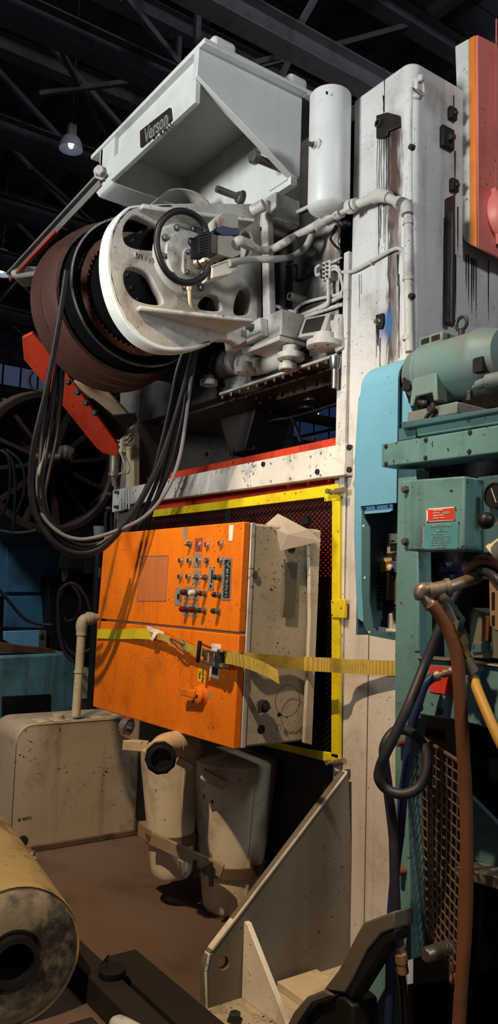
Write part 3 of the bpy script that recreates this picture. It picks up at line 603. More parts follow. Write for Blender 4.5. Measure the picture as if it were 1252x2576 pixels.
m = MB(); m.prism(P_(PX, [(562, 852), (600, 830), (653, 797), (656, 842), (610, 866), (566, 884)], 2.20), (.05, 0, 0)); fp = m.out('foot_pad', cast, sp, bev=.006)
for (x, y) in ((634, 825), (576, 856)): bolt(fp, PX(x, y, 2.20), (-1, 0, 0), .017, .034, bolts)
m = MB(); m.cyl(PY(634, 532, 3.1), PY(664, 515, 3.04), .03, seg=14); m.out('clamp_screw', cast, sp)
m = plate([PY(v[0], v[1], 3.14) for v in rnd([(470, 800), (500, 797), (560, 803), (590, 806), (560, 812), (500, 806)], 2)], [], (0, .01, 0)); m.out('cast_slot', dark, sp)
# hub
hc = PY(466, 655, YS)
m = MB(); m.lathe(hc, (0, -1, 0), [(0, .18), (.022, .175), (.03, .165), (.032, .132), (.05, .128), (.055, .10), (.06, .06)], 40); hub = m.out('hub_cap', cast, sp)
for k in range(10):
    a = k*math.pi/5+.2; bolt(hub, hc+V((.148*math.cos(a), -.03, .148*math.sin(a))), (0, -1, 0), .014, .02, bolts)
m = MB(); m.prism(P_(PY, [(456, 636), (463, 628), (480, 624), (512, 618), (520, 640), (514, 690), (498, 698), (460, 690), (455, 680)], YS-.055), (0, -.02, 0)); m.out('end_plate', cast, hub, bev=.004)
for (x, y) in ((472, 634), (510, 632), (470, 685), (506, 690)): bolt(hub, PY(x, y, YS-.075), (0, -1, 0), .011, .016, bolts)
m = MB(); m.lathe(PY(494, 662, YS-.07), V((.45, -1, .15)), [(0, .03), (.02, .03), (.022, .02), (.10, .02)], 16); m.lathe(PY(494, 662, YS-.07), V((.45, -1, .15)), [(.03, .026), (.06, .026)], 6); m.out('rotary_union', galv, hub)
text('cast_lettering', 'DTV 15', PY(360, 648, YS), (1, 0, -.05), (0, 0, 1), .022, cast, sp, wid=.09, depth=.004, off=.004)
m = MB(); m.tube([PY(476, 716, 3.12), PY(477, 745, 3.12), PY(480, 765, 3.12), PY(496, 778, 3.14)], .010, 8); m.lathe(PY(476, 726, 3.12), (0, 0, 1), [(-.01, .014), (.02, .014)], 6); m.out('grease_tube', crpipe, sp)
# flywheel on the same axis, behind the bracket
fc = V((1.853, 3.83, 3.127))
m = MB(); m.lathe(fc, (0, 1, 0), [(.22, .06), (.22, .385), (.03, .405), (0, .41), (0, .430), (.01, .434), (.06, .437), (.065, .447), (.12, .450), (.125, .445), (.15, .447), (.155, .459), (.21, .462), (.215, .457), (.27, .466), (.29, .45), (.29, .06)], 96); fw_ = m.out('flywheel', rust, press)
m = MB(); m.tubering(fc, (0, 1, 0), -.13, .2, .375, .395, 72); m.out('drum_ring', shade_black, fw_)
m = MB(); m.tubering(fc, (0, 1, 0), -.137, -.128, .394, .404, 72); m.out('ring_lip', steel, fw_)
m = MB(); m.tubering(fc, (0, 1, 0), -.10, .02, .30, .335, 72); m.out('clutch_ring', rustlt, fw_)
m = MB(); m.lathe(fc, (0, 1, 0), [(-.52, .1), (-.52, .22), (-.30, .27), (-.12, .285), (.2, .29)], 48); m.out('clutch_drum', shade_black, fw_)
for k in range(24):
    a = k*math.pi/12; o = bolt(fw_, fc+V((.24*math.cos(a), -.42, .24*math.sin(a))), (0, -1, 0), .012, .03, dark)
for k in range(12):
    a = k*math.pi/6+.3; m = MB(); m.box((-.035, 0, .333), (.035, .03, .338)); q = Matrix.Translation(fc+V((0, -.05, 0))) @ Matrix.Rotation(a, 4, 'Y'); m.bm.transform(q); m.out('slot', dark, fw_)
for k in range(60):
    a = k*math.pi/30; m = MB(); m.box((-.006, -.004, .292), (.006, .006, .303)); q = Matrix.Translation(fc+V((0, -.10, 0))) @ Matrix.Rotation(a, 4, 'Y'); m.bm.transform(q); m.out('tooth', rustlt, fw_)
m = MB(); m.cyl(fc+V((0, -.55, 0)), fc+V((0, .45, 0)), .07, seg=20); m.out('shaft', steel, press)
m = MB(); m.box((2.2, 4.18, 2.85), (2.42, 4.3, 3.4)); m.lathe(fc+V((0, .32, 0)), (0, 1, 0), [(0, .16), (.14, .16)], 24); m.box((1.9, 4.18, 3.0), (2.42, 4.28, 3.2)); m.out('rear_bearing', dark, press)
# solenoid valve cluster
vl = thing('solenoid_valve', 'beige solenoid air valve with black finned coil in front of the hub', 'valve', PY(560, 700, 3.0))
YV = 2.96
def vb(name, px, mat, y0, dy, bev=.004, parent=vl): m = MB(); m.prism(P_(PY, px, y0), (0, dy, 0)); return m.out(name, mat, parent, bev=bev)
co = vb('coil', [(501, 588), (524, 580), (532, 583), (532, 630), (524, 641), (501, 638)], black, YV-.03, .08)
for k in range(7): m = MB(); m.prism(P_(PY, [(500, 590+k*7), (524, 584+k*7), (524, 588+k*7), (500, 594+k*7)], YV-.036), (0, .006, 0)); m.out('fin', black, co)
vb('neck', [(530, 588), (562, 590), (562, 640), (530, 636)], paint('olive_valve_body', '6e644c', '3a3426', .4, 6, .45), YV, .07)
vb('body', [(548, 592), (568, 588), (606, 600), (606, 640), (585, 650), (548, 640)], beige, YV-.01, .09)
tb = vb('terminal_box', [(545, 548), (560, 533), (596, 540), (600, 552), (600, 574), (548, 576)], beige, YV-.01, .08)
vb('warning_mark', [(550, 555), (559, 548), (559, 563), (550, 567)], paint('pink_mark', 'b8776a', amt=.2), YV-.013, .004, 0, tb)
vb('valve_top', [(543, 573), (560, 567), (603, 577), (603, 592), (560, 592), (543, 582)], paint('slate_valve_block', '3c4a66', '22293a', .4, 6, .45), YV-.015, .085)
bx = vb('junction_box', [(533, 672), (577, 655), (597, 662), (597, 678), (578, 690), (533, 700)], paint('ivory_box', 'd0ccbf', '8d856f', .25, 5, .5), YV-.03, .09)
vb('box_lid', [(532, 668), (577, 650), (597, 657), (597, 663), (578, 656), (533, 673)], beige, YV-.032, .094, .003)
m = MB(); m.tube([PY(592, 612, YV-.02), PY(604, 607, YV-.03), PY(616, 612, YV-.02)], [.022, .026, .022], 12, 4); m.cyl(PY(612, 610, YV-.02), PY(632, 618, YV-.02), .026, seg=6); m.out('elbow', whpipe, vl)
m = MB(); m.box(PY(566, 648, YV), PY(606, 628, YV)+V((0, .06, 0))); m.out('valve_foot', iron, vl, bev=.004)
hs1 = [PY(628, 616, YV-.02), PY(655, 629, YV-.02), PY(682, 628, YV+.0), PY(710, 613, 2.86), PX(740, 595, 2.32), PX(770, 580, 2.30), PX(812, 556, 2.31)]
m = MB(); m.tube(hs1, .019, 12, 6); tag(m.out('air_hose', whpipe), 'upper cream hose from the valve elbow to the air pipe', 'hose')
hs2 = [PY(576, 662, YV-.04), PY(600, 657, YV-.04), PY(640, 652, YV-.03), PY(690, 652, 2.9), PX(735, 645, 2.32), PX(765, 625, 2.31), PX(780, 600, 2.32), PX(788, 575, 2.34)]
m = MB(); m.tube(hs2, .0165, 12, 6); tag(m.out('air_hose', paint('grey_white_hose', '9d9a94', '4e4842', .4, 6, .45)), 'lower grey hose sagging from the ivory valve box', 'hose')
lp = [PY(x, y, 2.95) for x, y in ((519, 605), (518, 580), (502, 552), (470, 533), (435, 534), (405, 560), (394, 600), (400, 645), (420, 685), (450, 708), (485, 710), (512, 694), (524, 670))]
m = MB(); m.tube(lp, .015, 12, 5); tag(m.out('looped_hose', rubber), 'looped black hose ring in front of the bracket hub', 'hose')
m = MB(); m.tube([PY(x, y, 2.98) for x, y in ((500, 604), (478, 600), (474, 610), (480, 618))], .004, 6); tag(m.out('lead_wire', rubber), 'short grey lead wire beside the black coil', 'wire')
# ================================================================ CONTROL CABINET
cb_ = thing('control_cabinet', 'dented orange and grey electrical control cabinet strapped to the press front', 'cabinet', PX(587, 1885, 1.9))
XD = 1.895
def D_(pts, dx=0): return P_(PX, pts, XD+dx)
m = MB(); m.prism(D_([(262, 1344), (292, 1341), (613, 1312), (600, 1591), (245, 1556)]), (.035, 0, 0)); du = m.out('upper_door', orange, cb_, bev=.005)
m = MB(); m.prism(D_([(244, 1561), (600, 1597), (587, 1885), (233, 1778)]), (.035, 0, 0)); dl = m.out('lower_door', orange, cb_, bev=.005)
def yc(y): return PX(600, y, XD).y
m = MB(); ym, yM = 2.752, 4.14
def ycorner(px, py): return PX(px, py, XD)
A1, A2, A3, A4 = ycorner(613, 1314), ycorner(587, 1883), ycorner(236, 1776), ycorner(264, 1347)
off = V((.037, 0, 0)); m.prism([A1+off, A2+off, A3+off, A4+off], (.385, 0, 0)); m.out('cabinet_body', cabgrey, cb_, bev=.01)
m = MB(); e1, e2 = A1+V((.037, -.004, .002)), A2+V((.037, -.004, -.002)); m.prism([e1, e2, e2+V((.022, 0, 0)), e1+V((.022, 0, 0))], (0, .02, 0)); m.out('front_flange', white, cb_, bev=.003)
YC = A1.y-.001
def C_(pts, dy=0): return P_(PY, pts, YC+dy)
m = MB(); m.prism(C_([(770, 1340), (799, 1334), (777, 1873), (758, 1868), (766, 1700), (772, 1560)]), (0, -.022, 0)); m.out('rear_flange', cabgrey, cb_, bev=.004)
m = MB(); m.prism(C_([(715, 1415), (748, 1415), (742, 1520), (739, 1555), (709, 1553), (716, 1500)]), (0, -.002, 0)); m.out('tape_strip', tapem, cb_)
m = MB(); m.lathe(PY(641, 1445, YC), (0, -1, 0), [(0, .017), (.004, .016), (.006, .008)], 18); m.out('knockout_plug', steel, cb_)
ctr = PY(723, 1763, YC); m = MB(); m.tubering(ctr, (0, -1, 0), 0, .0012, .066, .068, 48); m.out('knockout_ring', dark, cb_)
m = MB(); m.tubering(PY(700, 1831, YC), (0, -1, 0), 0, .001, .013, .0145, 24); m.out('knockout_ring', dark, cb_)
for (x, y, r) in ((656, 1835, .013), (701, 1798, .006)): m = MB(); m.tubering(PY(x, y, YC), (0, -1, 0), 0, .004, r, r*1.5, 20); m.lathe(PY(x, y, YC), (0, -1, 0), [(0, r), (.001, r)], 16); m.out('hole_grommet', dark, cb_)
p = PY(660, 1776, YC); m = MB(); m.lathe(p, (-.2, -1, 0), [(0, .03), (.008, .03), (.01, .024), (.03, .024)], 6); m.lathe(p, (-.2, -1, 0), [(.03, .014), (.045, .013)], 14); m.out('conduit_hub', iron, cb_)
p = PY(655, 1775, YC-.03); m = MB(); m.prism([p+V((-.02, -.004, -.03)), p+V((-.004, -.006, -.028)), p+V((-.004, -.006, .025)), p+V((-.02, -.004, .02))], (0, -.006, 0)); m.out('hub_clip', chrome, cb_)
m = MB(); m.lathe(PY(733, 1380, YC), (0, -1, 0), [(-.002, .02), (.001, .02)], 20); m.out('open_hole', dark, cb_)
# torn paper over the cabinet corner
m = MB()
tp = [PY(668, 1318, YC+.04), PY(699, 1292, YC+.06), PY(775, 1332, YC-.03), PY(808, 1362, YC-.06), PY(762, 1372, YC-.05), PY(704, 1386, YC-.04), PY(695, 1335, YC-.02)]
c = PY(725, 1345, YC-.035)
bv = [m.bm.verts.new(v) for v in tp]; cv = m.bm.verts.new(c)
for i in range(len(bv)): m.bm.faces.new((bv[i], bv[(i+1) % len(bv)], cv))
bmesh.ops.solidify(m.bm, geom=m.bm.faces[:], thickness=.002)
tag(m.out('torn_paper', paper, flat=True), 'torn white paper sheet draped over the rear top corner of the orange cabinet', 'paper')
# door furniture
XF = XD-.0005
def panel(px, mat, name, par=du, th=.0025, bev=0): m = MB(); m.prism(P_(PX, px, XF), (-th, 0, 0)); return m.out(name, mat, par, bev=bev)
def cr(x, y): return (420+x/6.26, 1330+y/6.26)
fl = panel([(353, 1398), (423, 1397), (416, 1511), (345, 1511)], filmm, 'document_pocket', th=.002)
m = MB()
for a, b_ in (((353, 1398), (423, 1397)), ((423, 1397), (416, 1511)), ((416, 1511), (345, 1511)), ((345, 1511), (353, 1398))): m.bar(PX(*a, XF-.002), PX(*b_, XF-.002), .003, .0025)
m.out('pocket_edge', clear('film_edge', 'a98a78', .2, .75), fl)
panel([(577, 1321), (588, 1321), (585, 1361), (576, 1360)], paper, 'white_label')
panel([cr(240, -20), cr(330, -30), cr(322, 140), cr(238, 190)], paint('scraped_primer', 'a98768', '6d4a30', .5, 9, .5), 'scraped_patch', th=.0006)
panel([cr(450, 155), cr(563, 150), cr(548, 357), cr(437, 352)], paint('faded_red_plate', 'a3453f', '6e2723', .3, 9), 'red_backplate')
panel([cr(430, 400), cr(550, 395), cr(533, 607), cr(413, 603)], silver, 'grey_backplate')
panel([cr(425, 660), cr(535, 655), cr(520, 868), cr(412, 862)], silver, 'grey_backplate')
for (x, y) in ((285, 905), (408, 912), (268, 1160), (392, 1170)): panel([cr(x, y), cr(x+104, y+4), cr(x+92, y+208), cr(x-14, y+202)], silver, 'grey_backplate')
ld = panel([cr(142, 922), cr(242, 930), cr(228, 1210), cr(124, 1202)], silver, 'load_plate')
text('lettering', 'LOAD', PX(*cr(212, 1100), XF-.003), PX(*cr(204, 1180), XF)-PX(*cr(212, 1000), XF), (0, -1, .05), .012, paint('blue_print', '39508a', amt=0), ld, wid=.033, off=.001)
m = MB(); m.prism(P_(PX, [cr(172, 1025), cr(195, 1027), cr(190, 1110), cr(168, 1108)], XF-.0025), (-.004, 0, 0)); m.out('counter_window', dark, ld)
vp = panel([cr(897, 458), cr(1027, 462), cr(1000, 1120), cr(864, 1115)], silver, 'maker_plate', th=.004)
m = MB(); m.prism(P_(PX, [cr(908, 486), cr(1005, 490), cr(980, 1092), cr(882, 1088)], XF-.004), (-.0008, 0, 0)); m.out('plate_field', navy, vp)
dn = PX(*cr(935, 1000), XF)-PX(*cr(960, 560), XF)
text('lettering', 'Verson', PX(*cr(955, 785), XF-.005), dn, PX(*cr(990, 785), XF)-PX(*cr(940, 784), XF), .026, silver, vp, wid=.158, off=.0012, bold=.01)
text('lettering', 'CONTROLS', PX(*cr(902, 785), XF-.005), dn, PX(*cr(990, 785), XF)-PX(*cr(940, 784), XF), .0085, silver, vp, wid=.118, off=.0012)
tg = panel([cr(670, 600), cr(752, 600), cr(730, 970), cr(653, 966)], greyplas, 'rating_plate', th=.003)
for (x, y) in ((680, 612), (740, 610), (720, 955), (665, 950)): bolt(tg, PX(*cr(x, y), XF-.003), (-1, 0, 0), .003, .002, dark, 'rivet', 'rivet')
m = MB(); m.prism(P_(PX, [cr(700, 650), cr(725, 650), cr(712, 850), cr(690, 850)], XF-.003), (-.0006, 0, 0)); m.lathe(PX(*cr(690, 905), XF-.003), (-1, 0, 0), [(0, .007), (.003, .007)], 16); m.out('plate_print', navy, tg)
def ctl(name, x, y, kind, col=None, plate_=True):
    p = PX(*cr(x, y), XF); d = V((-1, 0, 0)); m = MB(); s = .0135
    m.prism([p+V((0, a*s*.95, b*s*1.2)) for a, b in ((-1, -1), (1, -1), (1, 1), (-1, 1))], (-.003, 0, 0)); base = m.out(name, greyplas, du, bev=.001)
    if kind == 'push':
        m = MB(); m.lathe(p, d, [(.003, .0125), (.008, .0125), (.010, .0115), (.016, .0115), (.017, .009), (.013, .0085)], 20, False); m.out('bezel', chrome if col in (red, dark) else steel, base)
        m = MB(); m.lathe(p, d, [(.005, .0088), (.0145, .0085), (.0155, .007)], 18); m.out('button_cap', col, base)
    elif kind == 'switch':
        m = MB(); m.lathe(p, d, [(.003, .0135), (.008, .0135), (.009, .012), (.014, .012), (.015, .0095), (.026, .009)], 18); m.out('barrel', steel, base)
        m = MB(); m.lathe(p, d, [(.026, .007), (.034, .0065), (.036, .005)], 14); m.box(p+V((-.037, -.001, -.004)), p+V((-.0355, .001, .004))); m.out('key_core', silver, base)
    elif kind == 'mush':
        m = MB(); m.lathe(p, d, [(.003, .012), (.012, .012), (.013, .009), (.018, .009)], 16); m.out('barrel', steel, base)
        m = MB(); m.lathe(p, d, [(.015, .0125), (.02, .015), (.038, .0125), (.043, .010), (.044, .006)], 20); m.out('mushroom_cap', col, base)
    elif kind == 'lamp':
        m = MB(); m.lathe(p, d, [(.003, .0125), (.024, .0125), (.027, .0135), (.028, .0115)], 18); m.out('lamp_sleeve', galv, base)
        m = MB(); m.lathe(p, d, [(.026, .011), (.034, .0115), (.040, .0095), (.043, .005), (.0438, .001)], 18); m.out('lens', col, base)
for x, y, k, c in ((372, 245, 'switch', None), (520, 255, 'push', red), (648, 257, 'push', red), (862, 237, 'push', red), (236, 505, 'push', dark), (370, 508, 'push', dark), (517, 502, 'push', dark), (640, 505, 'push', greyplas), (855, 502, 'push', dark),
      (222, 758, 'push', dark), (352, 758, 'push', dark), (492, 765, 'switch', None), (620, 770, 'switch', None), (845, 768, 'lamp', greenl), (340, 1005, 'mush', maroon), (470, 1012, 'mush', whplas), (612, 1022, 'lamp', redl), (838, 1042, 'lamp', redl),
      (330, 1270, 'mush', maroon), (462, 1276, 'mush', maroon), (600, 1288, 'lamp', greenl), (822, 1298, 'lamp', greenl)):
    ctl({'push': 'push_button', 'switch': 'selector_switch', 'mush': 'mushroom_button', 'lamp': 'indicator_lamp'}[k], x, y, k, c)
# lower door: stickers and rotary handle
ls = panel([(499, 1679), (517, 1683), (515, 1719), (497, 1714)], yelplate, 'lockout_sticker', dl, .0012)
dn2 = PX(514, 1718, XF)-PX(516, 1684, XF); u2 = PX(517, 1700, XF)-PX(498, 1697, XF)
text('lettering', 'Lock Out', PX(511, 1700, XF-.0012), dn2, u2, .018, navy, ls, wid=.058, off=.001)
text('lettering', 'Here', PX(503, 1698, XF-.0012), dn2, u2, .015, navy, ls, wid=.030, off=.001)
ws = panel([(532, 1619), (556, 1621), (550, 1709), (527, 1703)], paper, 'white_sticker', dl, .001)
m = MB(); m.prism(P_(PX, [(534, 1672), (550, 1676), (548, 1700), (533, 1696)], XF-.001), (-.0006, 0, 0)); m.out('warning_print', navy, ws)
hp = PX(508, 1748, XF); m = MB(); m.lathe(hp, (-1, 0, 0), [(0, .046), (.004, .046), (.006, .040), (.026, .038), (.032, .03)], 28); hd = m.out('rotary_handle', orange, dl)
m = MB(); m.prism([hp+V((-.028, .0, .022)), hp+V((-.028, .0, -.012)), hp+V((-.036, .105, -.012)), hp+V((-.036, .105, .018))], (-.016, 0, 0)); m.out('handle_lever', orange, hd, bev=.004)
m = MB(); m.lathe(hp+V((-.032, -.008, -.004)), (-1, 0, 0), [(0, .008), (.0015, .008)], 12); m.lathe(hp+V((-.02, .03, -.03)), (-1, 0, 0), [(0, .006), (.008, .006)], 10); m.out('padlock_hole', dark, hd)
m = MB(); m.prism(P_(PX, [(522, 1741), (529, 1742), (528, 1757), (521, 1756)], XF), (-.001, 0, 0)); m.out('scale_mark', silver, dl)
for z_ in (1440, 1690):
    m = MB(); m.cyl(PX(252 if z_ < 1600 else 241, z_-12, XD+.02), PX(251 if z_ < 1600 else 240, z_+12, XD+.02), .009, seg=10); m.out('hinge', iron, cb_)
# ================================================================ RATCHET STRAP
st = thing('ratchet_strap', 'yellow ratchet strap pulled round the cabinet front to the column', 'strap', PX(545, 1650, 1.86))
zw = V((0, 0, .052)); XS = XD-.008
m = MB(); m.strip([PX(244, 1594, XS), PX(300, 1595, XS), PX(350, 1594, XS-.016), PX(385, 1596, XS-.028)], zw, (.003, 0, 0)); m.out('webbing', strapn, st)
m = MB(); m.strip([PX(380, 1595, XS-.028), PX(410, 1603, XS-.03), PX(432, 1613, XS-.03)], (0, 0, .03), (.006, 0, 0)); m.out('webbing', strapm, st)
m = MB(); m.strip([PX(455, 1622, XS-.032), PX(480, 1632, XS-.035), PX(512, 1642, XS-.036)], (0, 0, .036), (.004, 0, 0)); m.out('webbing', strapm, st)
q0 = PX(560, 1656, XS-.02); q1 = A1.lerp(A2, (1655-1314)/570)+V((.0, -.012, 0)); qa = PY(650, 1662, YC-.012); qb = PY(778, 1669, YC-.01)
qc = PX(866, 1676, 2.30); qd = PX(993, 1681, 2.36)
m = MB(); m.strip([q0, PX(598, 1655, XS-.012), PX(604, 1656, XS+.03)+V((0, -.02, 0)), PY(640, 1660, YC-.018), qa.lerp(qb, .5), PY(770, 1670, YC-.03)], (0, 0, .054), V((.0015, -.0025, 0)), 4); m.out('webbing', strapm, st)
m = MB(); m.strip([PY(765, 1670, YC-.03), PX(830, 1673, 2.24), qc, PX(940, 1679, 2.34), PX(1040, 1683, 2.37)], (0, 0, .060), (.0025, -.0015, 0), 3); m.out('webbing', strapm, st)
m = MB(); m.strip([PX(566, 1654, XS-.04), PX(592, 1658, XS-.05), PX(620, 1668, XS-.06)+V((0, -.03, 0)), PX(650, 1682, XS-.04)+V((0, -.05, 0)), PX(680, 1700, XS-.02)+V((0, -.05, 0))], V((.0, .012, .05)), (.002, -.0025, 0), 5); m.out('loose_tail', strapm, st)
m = MB()
xb = XS-.03
m.prism(P_(PX, [(528, 1634), (562, 1640), (562, 1646), (528, 1641)], xb), (-.03, 0, 0)); m.prism(P_(PX, [(524, 1664), (558, 1672), (570, 1668), (570, 1673), (556, 1678), (522, 1669)], xb), (-.03, 0, 0))
m.prism(P_(PX, [(532, 1640), (545, 1642), (543, 1670), (530, 1667)], xb-.01), (-.012, 0, 0)); m.prism(P_(PX, [(518, 1640), (524, 1641), (521, 1668), (515, 1666)], xb-.01), (-.01, 0, 0)); rb = m.out('ratchet_frame', chrome, st, bev=.002)
m = MB(); m.cyl(PX(556, 1636, xb-.018), PX(550, 1679, xb-.018), .017, seg=16); m.out('ratchet_drum', iron, st)
for y in (1638, 1676):
    m = MB(); m.lathe(PX(562, y, xb-.018), (0, 0, 1), [(-.003, .022), (.003, .022)], 12); m.out('ratchet_wheel', chrome, st)
m = MB(); m.bar(PX(503, 1612, xb-.035), PX(497, 1667, xb-.035), .014, .018); m.out('grip', black, st, bev=.004)
m = MB(); m.strip([PX(503, 1618, xb-.03), PX(530, 1630, xb-.02)], (0, 0, .006), (.012, 0, 0), 1); m.strip([PX(499, 1664, xb-.03), PX(524, 1668, xb-.02)], (0, 0, .006), (.012, 0, 0), 1); m.out('handle_arm', steel, st)
m = MB()
for y in (-5, 5): m.tube([PX(428, 1608+y*.4, xb), PX(440, 1616+y, xb-.008), PX(450, 1624+y*1.5, xb-.012), PX(463, 1630+y*1.8, xb-.006), PX(466, 1622+y, xb), PX(452, 1613+y, xb+.004)], .0045, 8)
m.tube([PX(452, 1602, xb-.004), PX(456, 1622, xb-.004), PX(462, 1634, xb-.004)], .004, 8); m.out('hook', chrome, st)
m = MB(); m.strip([PX(370, 1580, xb+.01), PX(384, 1586, xb-.005), PX(400, 1590, xb)], V((0, .006, .022)), (.004, 0, 0), 3); m.strip([PX(392, 1590, xb-.004), PX(386, 1602, xb-.01), PX(380, 1610, xb-.006)], V((0, .028, .008)), (.003, 0, 0), 3); m.strip([PX(398, 1588, xb), PX(412, 1593, xb)], (0, 0, .012), (.004, 0, 0), 3); m.out('torn_tag', paper, st)
# ================================================================ MESH GATE
gt = thing('mesh_gate', 'yellow framed gate of black expanded mesh behind the orange cabinet', 'gate', PX(850, 1905, 2.37))
XG = 2.375
def G_(p, dx=0): return P_(PX, p, XG+dx)
m = MB(); m.prism(G_([(360, 1286), (560, 1260), (850, 1216), (852, 1245), (815, 1251), (560, 1281), (362, 1303)]), (.02, 0, 0)); m.out('top_bar', yellow, gt, bev=.003)
m = MB(); m.prism(G_([(834, 1255), (853, 1252), (851, 1910), (832, 1904)]), (.02, 0, 0)); m.prism(G_([(815, 1246), (855, 1240), (852, 1258), (814, 1262)], -.003), (.01, 0, 0)); m.out('side_bar', yellow, gt, bev=.003)
m = MB(); m.prism(G_([(620, 1865), (760, 1900), (852, 1925), (851, 1897), (760, 1882), (640, 1858)]), (.02, 0, 0)); m.out('bottom_bar', yellow, gt, bev=.003)
m = MB(); m.prism(G_([(831, 1509), (866, 1507), (865, 1556), (832, 1554)], -.01), (.02, 0, 0)); lt = m.out('latch_plate', yellow, gt, bev=.004)
for (x, y) in ((836, 1515), (835, 1547), (858, 1530)): bolt(lt, PX(x, y, XG-.01), (-1, 0, 0), .004, .003, dark, 'rivet', 'rivet')
for yy in (1236, 1918):
    m = MB(); m.cyl(PX(843, yy+1, XG-.02), PX(866, yy-3, XG-.02), .014, seg=12); m.cyl(PX(820, yy+2, XG-.02), PX(843, yy+1, XG-.02), .007, seg=10); m.lathe(PX(826, yy, XG-.02), (-1, 0, 0), [(-.01, .012), (.012, .012)], 8); m.out('hinge', galv, gt)
# expanded metal: two families of slanted strands
m = MB(); y0, y1, z0, z1 = PX(840, 1500, XG).y, 4.66, .86, PX(600, 1270, XG).z
sl = .72; pitch = .034
k = 0; yy = y0-2.0
while yy < y1+2.0:
    for s in (1, -1):
        ya, za, yb, zb = (yy, z0, yy+(z1-z0)/sl, z1) if s > 0 else (yy+(z1-z0)/sl, z0, yy, z1)
        # clip in y
        def clipy(ya, za, yb, zb):
            if max(ya, yb) < y0 or min(ya, yb) > y1: return None
            o = []
            for (p, q), (p2, q2) in (((ya, za), (yb, zb)), ((yb, zb), (ya, za))):
                if p < y0: q = q+(q2-q)*(y0-p)/(p2-p); p = y0
                elif p > y1: q = q+(q2-q)*(y1-p)/(p2-p); p = y1
                o.append((p, q))
            return o
        c = clipy(ya, za, yb, zb)
        if c and abs(c[0][0]-c[1][0]) > .005: m.bar((XG+.01+.003*s, *c[0]), (XG+.01+.003*s, *c[1]), .005, .005, (1, 0, 0))
    yy += pitch
tag(m.out('mesh_strands', black, gt, flat=True), None, kind='stuff')
m = MB(); m.prism(G_([(566, 1283), (580, 1281), (580, 1320), (566, 1320)], -.004), (.006, 0, 0)); m.out('mesh_joint', black, gt); m = MB(); m.prism(G_([(758, 1300), (772, 1298), (776, 1316), (756, 1322)], -.006), (.02, 0, 0)); m.out('mesh_joint', black, gt)
# backing: dark guard sheet low behind the mesh
m = MB(); m.prism([(2.45, 2.7, .1), (2.45, 4.7, .1), (2.45, 4.7, 1.32), (2.45, 2.7, 1.32)], (.02, 0, 0)); m.out('bed_skirt', paint('dark_bed_skirt', '1d1412', '0c0908', .5, 4, .6), press)
# ================================================================ GUSSET FOOT
gf = thing('gusset_foot', 'triangular cream floor gusset braced against the near press column', 'bracket', PY(700, 2560, 2.6))
YG = 2.575
m = plate(P_(PY, [(866, 1940), (876, 1950), (893, 2330), (905, 2600), (514, 2555), (512, 2440), (516, 2415), (530, 2390)], YG), [P_(PY, oval(561, 2422, 15, 18), YG)], (0, .028, 0)); m.out('web_plate', paint('shaded_gusset_cream', '6c6456', '2c241b', .45, 2.5, .5, chips=.25), gf, bev=.003)  # web colour darkened to carry its shade
m = MB(); a = PY(516, 2412, YG-.004); m.bar(PY(868, 1940, YG+.012), PY(528, 2388, YG+.012), .030, .012); m.bar(PY(523, 2395, YG+.012), PY(513, 2440, YG+.012), .030, .012); m.bar(PY(513, 2440, YG+.012), PY(516, 2545, YG+.012), .03, .010); m.out('lit_edge', litcream, gf, bev=.003)  # paler colour carries the light on these edges
zt = PY(514, 2540, YG).z
m = MB(); m.prism([PY(612, 2318, YG), PY(627, 2325, YG), PY(627, 2325, YG)+V((0, 0, zt-PY(620, 2320, YG).z)), PY(612, 2318, YG)+V((0, 0, zt-PY(612, 2318, YG).z))], (0, .002, 0)); b0 = PY(613, 2318, YG); b1 = V((b0.x, YG, zt)); b2 = V((b0.x, YG-.30, zt)); b3 = V((b0.x, YG-.27, zt+.03))
m = MB(); m.prism([b0, b1, b2, b3, b0+V((0, -.02, 0))], (.022, 0, 0)); m.out('stiffener', litcream, gf, bev=.003)  # paler colour carries the light on this face
m = MB(); m.box((PY(500, 2560, YG).x-.02, YG-.34, 0), (2.40, YG+.05, zt)); bp = m.out('base_plate', paint('chipped_base_plate', 'b9a98c', '2d231b', .7, 7, .55, chips=1.2), gf, bev=.004)
bolt(bp, PZ(590, 2568, zt), (0, 0, 1), .022, .03, iron, 'anchor_bolt')
m = MB(); m.box((2.0, YG-.2, zt), (2.2, YG-.02, zt+.03)); m.out('packing_plate', crpipe, gf, bev=.003)
